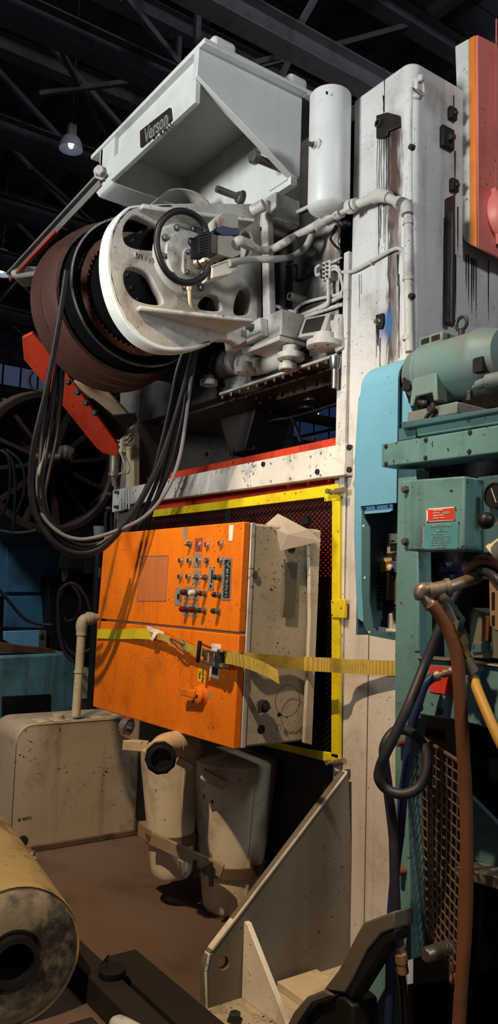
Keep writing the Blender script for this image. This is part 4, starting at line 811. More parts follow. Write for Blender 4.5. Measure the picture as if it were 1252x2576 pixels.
# ================================================================ FILTER VESSELS
def vessel(pxs, d, label, tabs):
    (lx, ly), (rx, ry), (lbx, lby), (rbx, rby) = pxs
    pt = PD((lx+rx)/2, (ly+ry)/2, d); pb = PD((lbx+rbx)/2, (lby+rby)/2, d); pb = V((pt.x*.6+pb.x*.4, pt.y*.6+pb.y*.4, pb.z)); 
    r0 = (rx-lx)/2*d/F; r1 = (rbx-lbx)/2*d/F
    t = thing('filter_vessel', label, 'tank', pb, 'cream filter vessels below the cabinet')
    ax = pt-pb; L = ax.length
    m = MB(); m.lathe(pb, ax, [(0, r1*.86), (.02, r1*.97), (.05, r1), (L-.02, r0), (L, r0), (L+.01, r0*.9), (L+.012, .05)], 40); m.out('shell', creamdk, t)
    m = MB(); m.lathe(pb, ax, [(L*.27, r1+(r0-r1)*.27+.002), (L*.27, r1+(r0-r1)*.27+.012), (L*.27+.05, r1+(r0-r1)*.33+.012), (L*.27+.05, r1+(r0-r1)*.33+.002)], 40, False); m.out('clamp_band', paint('dusty_band', '6d5a48', '33281f', .5, 6, .5), t)
    m = MB()
    aa = math.atan2(-.8, -.6)+.55; e = V((math.cos(aa), math.sin(aa), 0)); m.bar(pb+e*(r1+.002)+V((0, 0, .01)), pb+e*(r0+.002)+ax+V((0, 0, -.02)), .012, .006, e); m.out('seam', creamdk, t)
    return t, pt, pb, r0, r1
v1 = vessel(((352, 1868), (512, 1888), (398, 2188), (505, 2196)), 3.95, 'left cream filter vessel with a black threaded elbow, under the orange cabinet', 2)
v2 = vessel(((484, 1895), (700, 1915), (507, 2268), (650, 2276)), 3.95, 'right cream filter vessel, half in shadow behind the gusset plate', 2)
def tabm(par, a, b_, d, h=.05, w_=.05):
    m = MB(); m.bar(PD(*a, d), PD(*b_, d), w_, h); m.out('rim_tab', crpipe, par, bev=.004)
tabm(v1[0], (310, 1872), (372, 1878), 3.9); tabm(v1[0], (446, 1912), (484, 1932), 3.72, .035, .03); tabm(v2[0], (508, 1945), (566, 1975), 3.70, .045, .05)
m = MB(); m.bar(PD(380, 2108, 3.78), PD(560, 2192, 3.66), .02, .06); m.bar(PD(355, 2082, 3.95), PD(385, 2105, 3.85), .04, .07); tag(m.out('mounting_bar', paint('dusty_cream_bar', '8d7a62', '3a2d22', .5, 6, .5), bev=.004), 'slanting cream support bar clamped across the two filter vessels', 'bar')
m = MB(); m.cyl(PD(490, 2165, 3.66), PD(492, 2205, 3.66), .010, seg=8); m.cyl(PD(529, 2170, 3.64), PD(531, 2228, 3.64), .012, seg=8); m.tube([PD(490, 2180, 3.65), PD(505, 2205, 3.65), PD(529, 2190, 3.64)], .004, 6); tag(m.out('clamp_bolts', iron), 'dark clamp bolts hanging below the vessel support bar', 'bolt')
# big elbow with black threaded end
m = MB()
ez = [PD(478, 1868, 3.72), PD(440, 1872, 3.62), PD(412, 1880, 3.55), PD(402, 1900, 3.47), PD(404, 1906, 3.44)]
m.tube(ez, .058, 24, 5); m.tubering(ez[3], ez[4]-ez[3], -.02, .0, .05, .066, 28); m.tubering(ez[1], ez[2]-ez[1], -.01, .012, .05, .0595, 24)
el = m.out('pipe_elbow', crpipe); tag(el, 'large cream pipe elbow with a black open end under the cabinet', 'elbow')
ed = (PD(420, 1960, 2.9)-PD(404, 1906, 3.44)).normalized()
m = MB(); m.lathe(ez[4], ed, [(0, .062), (.012, .062), (.013, .056), (.03, .056), (.031, .052), (.05, .052), (.05, .044), (0, .042)], 8 if False else 28); q = m
o = m.out('threaded_end', black, None); o.parent = el; o.location = ORG[o.name]-ORG[el.name]
m = MB(); m.lathe(ez[4], ed, [(-.005, .07), (.016, .07)], 10); o = m.out('hex_collar', black, None); o.parent = el; o.location = ORG[o.name]-ORG[el.name]
# hanging chrome nut fitting
p = PD(318, 1828, 3.9); m = MB(); m.tubering(p, (.47, -.88, -.12), -.018, .018, .032, .043, 24); m.tubering(p, (.47, -.88, -.12), -.006, .012, .043, .05, 8); tag(m.out('coupling_ring', chrome), 'bright steel coupling ring hanging under the cabinet left corner', 'coupling')
# ================================================================ OIL TANK
tk = thing('oil_tank', 'cream sheet metal oil tank standing on the floor at left', 'tank', (2.1, 4.64, 0))
YT = 4.63
ol = P_(PY, [(95, 2108), (92, 2050), (38, 1880), (42, 1850), (60, 1829), (90, 1822), (305, 1802), (372, 1798), (395, 2082)], YT)
x0 = PY(34, 1980, YT).x; xR = 2.62; zt_ = PY(90, 1822, YT).z; r_ = .10
prof = [(x0, 0), (xR, 0), (xR, zt_)]+[(x0+r_+r_*math.cos(R(90+15*k)), zt_-r_+r_*math.sin(R(90+15*k))) for k in range(7)]
m = MB(); m.prism([(x, YT, z) for x, z in prof], (0, .42, 0)); m.out('shell', cream, tk, bev=.006)
m = MB(); m.strip([(x, YT-.001, z) for x, z in [(x0, .02)]+prof[3:][::-1]+[(xR, zt_)]], (0, .006, 0), (0, 0, .008), 1); m.out('edge_seam', crpipe, tk)
m = MB(); m.box((x0-.02, YT-.02, 0), (xR, YT, .035)); m.out('skirt', paint('grimy_skirt', '5a4636', '221812', .7, 9, .6), tk, bev=.005)
def zz(px, py, z): return PZ(px, py, z)
c = PZ(131, 1806, zt_); c = V((c.x, YT+.08, zt_)); m = MB(); m.lathe(c, (0, 0, 1), [(0, .035), (.035, .035), (.037, .028)], 18); m.out('filler_cap', crpipe, tk)
for k, (x, w_) in enumerate(((x0+.14, .06), (x0+.24, .1), (x0+.5, .07), (x0+.66, .12))): m = MB(); m.box((x, YT+.03, zt_), (x+w_, YT+.14, zt_+.008)); m.out('top_plate', crpipe, tk, bev=.003)
m = MB(); m.lathe(PY(57, 2116, YT), (0, -1, 0), [(0, .032), (.002, .032), (.003, .028)], 18); m.out('drain_plate', iron, tk)
p = PY(45, 2140, YT-.05); m = MB(); m.tube([p, p+V((.035, -.02, -.01)), p+V((.07, -.05, -.03))], [.03, .034, .03], 12); m.cyl(p+V((.06, -.045, -.03)), p+V((.09, -.065, -.05)), .022, seg=8); m.out('drain_valve', galv, tk)
px_ = PY(197, 1802, YT+.1)
m = MB(); m.tube([PY(191, 1800, YT+.08), PY(199, 1690, YT+.08), PY(205, 1592, YT+.08)], .028, 14, 1); m.tubering(PY(198, 1690, YT+.08), (0, 0, 1), -.006, .006, .02, .031, 14); vp_ = m.out('riser_pipe', crpipe); tag(vp_, 'cream riser pipe on the tank top ending in an elbow at the cabinet', 'pipe')
m = MB(); m.tube([PY(205, 1598, YT+.08), PY(207, 1566, YT+.08), PY(222, 1556, YT+.08), PY(250, 1556, YT+.08)], [.034, .038, .036, .03], 14, 5); m.tubering(PY(222, 1556, YT+.08), (1, 0, 0), -.01, .02, .03, .042, 14); o = m.out('pipe_elbow', crpipe); o.parent = vp_; o.location = ORG[o.name]-ORG[vp_.name]
text('scribble', '# 4691', PY(62, 2060, YT), (1, 0, 0), (0, 0, 1), .022, dark, tk, wid=.08, depth=.0005, off=.001)
# ================================================================ CABLES FROM THE FLYWHEEL GUARD
def cable(px, d, r, label, mat=rubber, name='cable', grp=None, cat='cable'):
    n = len(px); pts = []
    for i, (x, y) in enumerate(px):
        dd = d if isinstance(d, (int, float)) else d[0]+(d[1]-d[0])*i/(n-1) if len(d) == 2 else d[min(i, len(d)-1)]
        pts.append(PD(x, y, dd))
    m = MB(); m.tube(pts, r, 14 if r > .013 else 9, 7); return tag(m.out(name, mat), label, cat, grp)
gr_ = 'black cables looping from the flywheel to the cabinet'
cable([(168, 680), (150, 800), (132, 900), (112, 1000), (88, 1100), (78, 1170), (77, 1240), (92, 1305), (130, 1362), (170, 1392), (215, 1397), (258, 1380), (300, 1338), (340, 1285), (386, 1200), (422, 1110), (452, 1010), (480, 925), (500, 850)], (3.55, 4.15), .0125, 'long black cable on the outer left of the hanging loop, up over the flywheel rim', rubber, grp=gr_)
cable([(134, 890), (122, 940), (108, 1030), (90, 1110), (80, 1180), (82, 1250), (100, 1315), (140, 1365), (180, 1388), (225, 1390), (268, 1368), (318, 1310), (362, 1240), (400, 1165), (440, 1050), (470, 940), (492, 855)], [4.5, 4.4, 4.15, 3.95, 3.85, 3.8, 3.8, 3.82, 3.84, 3.86, 3.88, 3.9, 3.93, 3.96, 4.0, 4.03, 4.1, 4.2], .012, 'thick black cable forming the lowest part of the hanging loop', rubber, grp=gr_)
cable([(148, 890), (140, 935), (126, 1030), (104, 1130), (92, 1210), (98, 1270), (125, 1325), (165, 1365), (205, 1382), (240, 1376), (285, 1345)], [4.5, 4.4, 4.15, 3.95, 3.85, 3.82, 3.84, 3.87, 3.9, 3.92, 3.95], .011, 'black cable inside the loop, running to the cabinet left corner', rubber, grp=gr_)
cable([(166, 890), (156, 940), (145, 1040), (118, 1140), (100, 1210), (108, 1280), (140, 1335), (180, 1365), (215, 1372), (250, 1366), (290, 1348)], [4.5, 4.4, 4.15, 3.97, 3.88, 3.84, 3.86, 3.89, 3.92, 3.95, 3.98], .010, 'innermost thin black cable of the hanging loop', rubber, grp=gr_)
cable([(160, 890), (150, 945), (132, 1060), (104, 1160), (92, 1230), (108, 1298), (150, 1340), (195, 1356), (240, 1352), (290, 1336), (345, 1312), (385, 1280), (420, 1232), (443, 1180), (458, 1120), (468, 1050), (480, 960), (498, 855)], [4.5, 4.42, 4.1, 3.9, 3.85, 3.82, 3.84, 3.86, 3.88, 3.89, 3.9, 3.92, 3.94, 3.96, 3.98, 4.0, 4.1, 4.25], .0095, 'grey cable crossing highest over the cabinet top left corner', paint('grey_cable', '6a6668', '35322f', .3, 8, .45), grp=gr_)
for k, (px, d) in enumerate([([(474, 850), (446, 930), (430, 1010), (412, 1090), (388, 1180), (362, 1240), (345, 1290), (330, 1335), (322, 1360)], (4.25, 4.66)), ([(482, 850), (456, 930), (440, 1020), (420, 1110), (402, 1190), (378, 1250), (352, 1310), (335, 1345)], (4.27, 4.69)),
        ([(490, 850), (466, 935), (455, 1020), (432, 1120), (412, 1195), (392, 1255), (362, 1315), (345, 1350)], (4.3, 4.72)), ([(496, 850), (474, 935), (462, 1030), (440, 1130), (418, 1200), (385, 1265), (348, 1325), (338, 1350)], (4.22, 4.64)), ([(502, 850), (482, 920), (472, 1000), (450, 1100), (428, 1180), (402, 1240), (372, 1300), (358, 1345)], (4.32, 4.75)), ([(508, 850), (490, 915), (480, 990), (462, 1080), (440, 1150), (410, 1220), (385, 1280), (368, 1340)], (4.34, 4.78))]):
    cable(px, d, .0125 if k < 3 else .010, ['leftmost cable of the bundle dropping behind the cabinet top', 'second cable from the left in the bundle behind the cabinet top', 'grey third cable from the left in the bundle behind the cabinet', 'fourth cable from the left in the bundle behind the cabinet top', 'fifth cable from the left in the bundle behind the cabinet top', 'rightmost cable of the bundle dropping behind the cabinet top'][k], rubber if k != 2 else greyhose, grp='cable bundle behind the cabinet')
for k, (px) in enumerate([[(138, 890), (128, 930), (115, 1030), (105, 1100), (98, 1180), (96, 1240), (108, 1300), (140, 1345)], [(152, 890), (146, 930), (134, 1030), (122, 1100), (108, 1190), (102, 1250), (118, 1310), (150, 1350)], [(168, 890), (160, 930), (152, 1020), (142, 1100), (122, 1190), (112, 1250), (128, 1310), (165, 1352)]]):
    cable(px, [q+.03*k for q in (4.5, 4.4, 4.1, 3.95, 3.88, 3.85, 3.85, 3.86)], .010, ['left short cable strand hanging below the flywheel rim', 'middle short cable strand hanging below the flywheel rim', 'right short cable strand hanging below the flywheel rim'][k], rubber, grp='cable strands under the rim')
cable([(82, 935), (74, 950), (76, 970), (90, 982), (108, 984)], 4.5, .009, 'small black cable loop beside the red slanting beam', rubber)
# red guard arm and its cream backing plate
def slab(px, d0, d1, th, name, mat, label=None, cat=None, parent=None, bev=.004):
    "polygon between two depths (first..last along its length), thickened away from the viewer"
    n = len(px); m = MB(); P = [PD(x, y, d0+(d1-d0)*(y-min(p[1] for p in px))/(max(p[1] for p in px)-min(p[1] for p in px))) for x, y in px]
    nn = (P[1]-P[0]).cross(P[2]-P[0]).normalized(); nn = nn if nn.dot(FW) > 0 else -nn
    m.prism(P, nn*th); o = m.out(name, mat, parent, bev=bev)
    if label: tag(o, label, cat)
    return o
ra = thing('red_beam', 'bright red steel beam slanting down behind the hanging cables', 'beam', PD(295, 1145, 5.2))
slab([(55, 850), (80, 838), (120, 880), (150, 915), (296, 1118), (297, 1150), (258, 1140), (240, 1125), (140, 1000), (60, 905)], 4.6, 5.15, .03, 'red_channel', redor, parent=ra)
slab([(135, 915), (165, 930), (320, 1090), (300, 1108), (285, 1105), (160, 930)], 4.72, 5.2, .02, 'dark_flange', dark, parent=ra)
slab([(185, 960), (270, 985), (342, 1062), (326, 1090), (300, 1100), (205, 985)], 4.8, 5.25, .02, 'cream_plate', crpipe, parent=ra)
slab([(285, 1045), (340, 1040), (345, 1062), (318, 1082)], 4.95, 5.1, .01, 'plate_notch', dark, parent=ra)
for x, y in ((172, 962), (195, 988), (216, 1015), (238, 1040)): bolt(ra, PD(x, y, 4.72), -FW, .016, .03, iron)
# angle brace from the canopy corner
br = thing('angle_brace', 'long grey angle brace dropping left from the canopy corner, red underneath', 'brace', PD(25, 690, 5.6))
p0, p1 = PD(258, 440, 4.35), PD(28, 688, 5.4)
m = MB(); m.bar(p0, p1, .012, .075, FW); m.bar(p0+V((0, .03, -.02)), p1+V((0, .03, -.02)), .06, .010, FW); m.out('angle_bar', paint('grey_brace_paint', '75726c', '35302b', .5, 6, .5), br)
pm = p0.lerp(p1, .45); m = MB(); m.bar(pm-UP*.045, p1-UP*.045, .012, .03, FW); m.out('red_edge', redor, br)
bolt(br, PD(253, 436, 4.33), -FW, .03, .05, cast); m = MB(); m.prism([PD(238, 448, 4.36), PD(252, 428, 4.36), PD(263, 428, 4.36), PD(263, 452, 4.36)], FW*.03); m.out('brace_lug', cast, br)
m = MB(); m.prism([PD(24, 680, 5.3), PD(50, 668, 5.3), PD(105, 668, 5.3), PD(105, 690, 5.3), PD(40, 698, 5.3), PD(26, 694, 5.3)], FW*.25); m.out('end_box', cast, br, bev=.02)
m = MB(); m.tube([PD(128, 570, 4.9), PD(142, 566, 4.9), PD(155, 573, 4.9), PD(168, 578, 4.9)], .005, 6); tag(m.out('red_cord', redor), 'short red cord trailing from the angle brace', 'cord')
# ================================================================ SECOND PRESS, LEFT BACKGROUND
sp2 = thing('second_press', 'dark second press with a spoked flywheel beyond the oil tank', 'machine', PY(100, 1800, 6.3))
Y2 = 6.2; c2 = PY(128, 1165, Y2); R2 = (PY(292, 1165, Y2)-c2).length
m = MB(); m.lathe(c2, (0, 1, 0), [(.16, .05), (.16, R2*.86), (.0, R2*.88), (-.02, R2*.92), (-.02, R2*.985), (0, R2), (.35, R2), (.35, .1)], 72); f2 = m.out('spoked_flywheel', rustdk, sp2)
m = MB(); m.lathe(c2, (0, -1, 0), [(-.16, R2*.36), (.0, R2*.30), (.02, R2*.2), (.1, R2*.16), (.12, R2*.1)], 32); m.out('hub', dark, f2)
for k in range(12):
    a = k*math.pi/6+.2; d = V((math.cos(a), 0, math.sin(a))); m = MB(); m.bar(c2+d*R2*.28+V((0, .06, 0)), c2+d*R2*.88+V((0, .09, 0)), .03, .14, (0, 1, 0)); m.out('rib', rustdk, f2)
    bolt(f2, c2+V((math.cos(a+.26), 0, math.sin(a+.26)))*R2*.72+V((0, .15, 0)), (0, -1, 0), .03, .05, iron)
m = MB(); m.tube([PY(150, 1135, 6.0), PY(170, 1140, 6.0), PY(182, 1150, 6.0)], [.05, .06, .04], 12); m.tube([PY(80, 1150, 6.05), PY(150, 1150, 6.0)], .03, 10, 1); m.out('shaft_end', galv, f2)
m = MB(); a_ = [R(95+k*9) for k in range(10)]
m.prism([c2+V((R2*1.05*math.cos(a), .1, R2*1.05*math.sin(a))) for a in a_]+[c2+V((R2*.9*math.cos(a), .1, R2*.9*math.sin(a))) for a in a_[::-1]], (0, .1, 0)); m.out('rim_guard', paint('dusty_tan', '8b6d58', '4a372c', .5, 4, .6), sp2)
def bp_(px, y, name, mat, th=.05, bev=.005): m = MB(); m.prism(P_(PY, px, y), (0, th, 0)); return m.out(name, mat, sp2, bev=bev)
bp_([(-60, 1300), (250, 1320), (250, 1500), (-60, 1500)], 6.7, 'housing', bluecab, .5)
bp_([(18, 1375), (150, 1370), (150, 1490), (15, 1490)], 6.66, 'side_door', bluecab)
bp_([(15, 1500), (145, 1497), (140, 1580), (12, 1580)], 6.66, 'lower_door', bluecab)
bp_([(165, 1340), (225, 1328), (222, 1432), (150, 1430)], 6.6, 'ribbed_panel', paint('pale_teal_sheet', '6f9a97', '2f4a4a', .4, 4, .5, streak=.4))
bp_([(216, 1335), (236, 1330), (232, 1480), (212, 1480)], 6.5, 'grey_post', galv)
bp_([(-40, 1575), (118, 1580), (118, 1650), (-40, 1650)], 6.55, 'dark_recess', dark, .05)
bp_([(10, 1588), (100, 1585), (97, 1640), (45, 1632), (10, 1610)], 6.5, 'blue_box', lightblue, .03)
bp_([(98, 1585), (118, 1586), (117, 1636), (97, 1640)], 6.49, 'switch_plate', galv, .03)
bp_([(100, 1590), (107, 1590), (107, 1602), (99, 1602)], 6.47, 'green_switch', paint('green_switch', '1d6a45', amt=.1), .02)
bp_([(-40, 1640), (-40, 1608), (60, 1625), (130, 1632), (150, 1645)], 6.3, 'rusty_ledge', rustlt, .12)
bp_([(-40, 1652), (140, 1644), (165, 1640), (185, 1660), (200, 1690), (202, 1900), (-40, 1900)], 6.25, 'base_casting', teal, .5, .02)
bp_([(5, 1752), (128, 1746), (126, 1815), (5, 1830)], 6.24, 'base_opening', dark, .02)
bp_([(120, 1450), (235, 1440), (232, 1700), (130, 1690)], 6.5, 'machine_block', dark, .3)
bp_([(157, 1432), (173, 1431), (172, 1445), (166, 1462), (158, 1463)], 6.4, 'grey_switch', galv, .03)
bp_([(212, 1680), (240, 1678), (238, 1712), (237, 1758), (204, 1758), (208, 1715)], 5.6, 'cream_bracket', crpipe, .04)
for k, px in enumerate([[(150, 1580), (146, 1530), (150, 1490), (165, 1472), (185, 1468), (205, 1485), (222, 1515), (232, 1560)], [(150, 1500), (146, 1560), (150, 1600), (162, 1640), (185, 1665)], [(158, 1480), (150, 1530), (155, 1590), (170, 1630), (190, 1650)], [(180, 1470), (200, 1500), (202, 1530), (190, 1555), (170, 1562), (160, 1555)], [(210, 1660), (215, 1600), (222, 1570), (240, 1560), (250, 1585), (245, 1620), (215, 1640)]]):
    cable(px, 5.7+.05*k, .013, ['large outer maroon hose loop arching over the dark machine', 'maroon hose running down the left side of the coil', 'second maroon hose just inside the left side of the coil', 'small inner maroon hose ring of the coil', 'thin maroon hose loop right behind the riser pipe'][k], redhose, 'coiled_hose', 'coiled hoses behind the riser pipe', 'hose')
for k, (px, mt) in enumerate([([(0, 1132), (20, 1150), (26, 1200), (20, 1260), (0, 1300)], rubber), ([(5, 1130), (30, 1160), (38, 1220), (36, 1300), (30, 1350)], rubber), ([(15, 1130), (50, 1160), (62, 1200), (58, 1250), (42, 1290)], rubber), ([(0, 1335), (30, 1340), (60, 1340), (92, 1334)], greyhose), ([(-5, 1480), (20, 1510), (60, 1555), (100, 1570), (132, 1573)], rubber)]):
    cable(px, 5.75, .012, ['black cable at the left edge over the second flywheel, curling back left', 'long black cable hanging straight over the second flywheel', 'short black cable loop near the second flywheel hub', 'grey cable running level below the second flywheel', 'black cable sagging across the blue housing doors', 'grey thin cable slanting over the second flywheel ribs'][k], mt)
cp_ = PY(252, 1352, 5.35); m = MB(); m.lathe(cp_, (0, 0, 1), [(0, .045), (.08, .055), (.08, .05), (.01, .042)], 20); tag(m.out('white_cup', greyplas), 'pale plastic cup behind the cabinet top left corner', 'cup')
m = MB(); m.cyl((cp_.x, cp_.y, 0), cp_, .035); m.lathe(cp_, (0, 0, 1), [(-.02, .06), (0, .06)], 16); m.out('pedestal', dark, sp2)
m = MB(); m.tube([PY(277, 1285, 5.0), PY(268, 1290, 5.0), PY(266, 1310, 5.0), PY(266, 1380, 5.0)], .012, 8, 3); m.tube([PY(280, 1285, 5.0), PY(280, 1340, 5.0)], .008, 8, 1); tag(m.out('bent_pipe', iron), 'bent dark pipe dropping from the white rail end', 'pipe')
# ================================================================ HYDRAULIC POWER UNIT (teal, right)
hu = thing('hydraulic_unit', 'teal steel frame of the hydraulic power unit at the right edge', 'machine', V((1.8, 1.7, 0)))
XM = 1.80
def H_(p, dx=0): return P_(PX, p, XM+dx)
def hp_(name, px, mat, dx=0, th=.02, parent=hu, bev=.004): m = MB(); m.prism(H_(px, dx), (th, 0, 0)); return m.out(name, mat, parent, bev=bev)
hp_('post', [(1001, 1180), (1046, 1180), (1050, 1400), (1054, 1640), (1054, 1810), (1050, 1800), (1037, 1836), (1024, 1996), (1030, 2180), (1035, 2413), (1024, 2416), (1003, 2305), (993, 2200), (993, 1640), (996, 1440)], teal, 0, .06, bev=.008)
hp_('post_flange', [(1038, 1390), (1050, 1390), (1054, 1640), (1040, 1640)], teal, -.004, .012)
hp_('lower_panel', [(1040, 1652), (1052, 1658), (1140, 1664), (1290, 1684), (1290, 1848), (1238, 1834), (1148, 1812), (1047, 1797)], teal, .006, .02)
hp_('ledge', [(1050, 1652), (1140, 1659), (1290, 1678), (1290, 1684), (1140, 1665), (1050, 1659)], galv, -.004, .08)
hp_('red_sign', [(1080, 1675), (1143, 1680), (1148, 1752), (1080, 1740)], redplate, .003, .003, bev=0)
for x, y in ((1058, 1779), (1107, 1790)): m = MB(); m.tubering(PX(x, y, XM+.006), (-1, 0, 0), 0, .002, .004, .010, 14); m.out('bolt_hole', dark, hu)
tb_ = hp_('top_beam', [(959, 1117), (1290, 1063), (1290, 1134), (959, 1175)], teal, -.03, .10)
for x, y in ((971, 1123), (971, 1167), (1071, 1107), (1070, 1152), (1182, 1088), (1180, 1136)): bolt(tb_, PX(x, y, XM-.03), (-1, 0, 0), .006, .005, iron)
hp_('upper_channel', [(1045, 1072), (1290, 1028), (1290, 1060), (1048, 1098)], teal, .02, .16)
hp_('corner_block', [(1001, 1078), (1045, 1072), (1045, 1104), (1001, 1110)], tealdk, .02, .1)
hp_('shelf_plate', [(1005, 1062), (1150, 1040), (1290, 1018), (1290, 1030), (1050, 1072), (1012, 1080)], tealdk, .0, .3)
m = MB(); m.box((2.15, .9, .02), (2.18, 1.99, 1.395)); m.box((2.18, .9, 1.39), (2.21, 1.83, 1.86)); m.out('dark_backing', shade_black, hu)  # added black sheet, stands for the unlit inside and hides the column
hp_('side_sheet', [(1052, 1450), (1100, 1530), (1180, 1600), (1180, 1662), (1054, 1652)], tealdk, .12, .01)
# cover box with plates
XB = 1.70
bxp = P_(PX, [(1008, 1209), (1167, 1197), (1167, 1384), (1015, 1385), (1015, 1236), (1008, 1236)], XB)
m = MB(); m.prism(bxp, (.095, 0, 0)); cbx = m.out('cover_box', teal, hu, bev=.006)
for y in (1232, 1363): bolt(cbx, PX(1021, y, XB), (-1, 0, 0), .010, .014, bolts)
def plate2(px, mat, name, nm): m = MB(); m.prism(P_(PX, px, XB-.0005), (-.0025, 0, 0)); return m.out(name, mat, cbx)
rp = plate2([(1073.5, 1280), (1145, 1275), (1144, 1309), (1073.5, 1313)], paper, 'red_instruction_plate', 0)
m = MB(); m.prism(P_(PX, [(1076, 1282.5), (1143, 1277.5), (1142, 1306.5), (1076, 1310.5)], XB-.003), (-.0008, 0, 0)); m.out('red_field', redplate, rp)
rt_ = PX(1145, 1275, XB)-PX(1073.5, 1280, XB)
for k, (s, w_) in enumerate((('FULL AIR PRESSURE', .036), ('FOR RATED', .024), ('FULL AIR PRESSURE', .036), ('FOR MAX. 100 PSI', .040))):
    text('lettering', s, PX(1088+w_*395, 1284.2+k*6.6-w_*20, XB-.004), rt_, (0, 0, 1), .0034, paper, rp, wid=w_, off=.0006)
m = MB(); m.prism(P_(PX, [(1113, 1287), (1130, 1286), (1130, 1293), (1113, 1294)], XB-.004), (-.0006, 0, 0)); m.out('value_field', silver, rp)
tp_ = plate2([(1065, 1319), (1154.6, 1312), (1153, 1381), (1064, 1382)], silver, 'oil_plate', 0)
m = MB(); m.prism(P_(PX, [(1067, 1321), (1152.6, 1314.5), (1151, 1379), (1066, 1380)], XB-.003), (-.0008, 0, 0)); m.out('teal_field', paint('teal_plate_enamel', '4f9096', '2f6468', .4, 6, .45), tp_)
pale = paint('pale_plate_print', '9fc0bd', amt=.1)
for k, (s, w_, x, y, h_) in enumerate((('OIL SPECIFICATION', .070, 1108, 1322, .0056), ('FOR', .01, 1110, 1330, .003), ('LUBRICATION', .034, 1110, 1335, .0042), ('USE ONLY APPROVED OIL', .05, 1100, 1343, .003), ('VISCOSITY AT 100 F   150 SSU', .066, 1108, 1349, .003), ('VISCOSITY AT 210 F    42 SSU', .066, 1108, 1354, .003), ('POUR POINT   10 F   FLASH 400', .066, 1108, 1359, .003), ('CHANGE OIL EVERY 1000 HOURS', .066, 1108, 1364, .003), ('KEEP FILTER AND TANK CLEAN', .058, 1104, 1370, .003), ('MACHINE CO', .03, 1110, 1376, .003))):
    text('lettering', s, PX(x, y, XB-.004), rt_, (0, 0, 1), h_, pale, tp_, wid=w_, off=.0006)
for px in ((1075, 1281.5), (1143.5, 1276.5), (1142.5, 1307.5), (1075, 1311.5)): bolt(rp, PX(*px, XB-.003), (-1, 0, 0), .002, .002, dark, 'rivet', 'rivet')
for px in ((1066.5, 1320.5), (1153, 1314), (1151.5, 1379.5), (1065.5, 1380.5)): bolt(tp_, PX(*px, XB-.003), (-1, 0, 0), .0024, .002, dark, 'rivet', 'rivet')
hp_('gauge_panel', [(1200, 1200), (1290, 1190), (1290, 1392), (1200, 1392)], tealdk, -.02, .02)
p = PX(1252, 1247, XM-.03); m = MB(); m.lathe(p, (-1, 0, 0), [(0, .036), (.015, .036), (.016, .032), (.012, .031), (.012, .001)], 28); ga = m.out('pressure_gauge', dark, hu)
m = MB(); m.bar(p+V((-.013, .012, .02)), p+V((-.013, -.004, -.02)), .002, .001, (1, 0, 0)); m.out('gauge_needle', paper, ga)
p = PD(1222, 1310, 2.05); m = MB(); m.ball(p, .0225, 24); kb = m.out('lever_knob', black); tag(kb, 'black ball knob on a lever right of the teal cover box', 'lever')
m = MB(); m.cyl(p, PD(1290, 1312, 2.1), .009, seg=10); m.lathe(p, PD(1290, 1312, 2.1)-p, [(.02, .013), (.03, .012)], 12); o = m.out('lever_rod', chrome); o.parent = kb; o.location = ORG[o.name]-ORG[kb.name]
m = MB(); p = PX(1236, 1392, 1.74); m.tubering(p, V((.35, -.6, .55)), 0, .12, .015, .022, 20); m.tubering(p, V((.35, -.6, .55)), 0, .012, .016, .025, 20); m.out('open_pipe', crpipe, hu)
# internals behind the opening
m = MB(); m.cyl(PX(1120, 1425, 1.95), PX(1172, 1420, 1.95), .011, seg=14); m.lathe(PX(1124, 1420, 1.95), (0, 0, 1), [(0, .012), (.006, .008)], 12); m.cyl(PX(1115, 1450, 1.98), PX(1168, 1448, 1.98), .024, seg=16); m.out('filter_bowl', paint('navy_enamel', '1d2748', '10131f', .4, 6, .35), hu)
m = MB(); m.tube([PX(1170, 1435, 1.9), PX(1190, 1420, 1.9), PX(1210, 1408, 1.9), PX(1235, 1410, 1.9), PX(1260, 1425, 1.9)], [.02, .014, .016, .015, .014], 12); m.box(PX(1165, 1458, 1.9), PX(1208, 1438, 1.9)+V((.05, 0, 0))); m.out('valve_casting', rustlt, hu, bev=.004)
m = MB(); m.tube([PX(1205, 1438, 1.8), PX(1225, 1440, 1.78), PX(1245, 1452, 1.76), PX(1275, 1480, 1.76)], .012, 10); m.out('inner_hose', greyhose, hu)
hp_('pump_casting', [(1180, 1540), (1190, 1528), (1222, 1540), (1260, 1535), (1290, 1560), (1290, 1660), (1180, 1655)], paint('grey_pump_paint', '6a6a5c', '34332c', .5, 5, .5), .03, .2)
pl_ = hp_('raised_letters', [(1186, 1620), (1236, 1616), (1236, 1640), (1186, 1644)], tealdk, .024, .006)
hp_('orange_tube', [(1212, 1550), (1224, 1548), (1220, 1614), (1208, 1616)], paint('amber_tube', 'a5622a', amt=.3), .01, .015)
hp_('slotted_bracket', [(1228, 1450), (1290, 1440), (1290, 1590), (1245, 1588), (1230, 1575)], paint('tan_bracket', '8d7350', '453521', .5, 6, .5), -.03, .012)
for (y0, y1) in ((1490, 1535), (1548, 1575)): hp_('slot', [(1236, y0), (1244, y0), (1244, y1), (1236, y1)], dark, -.0305, .003, bev=0)
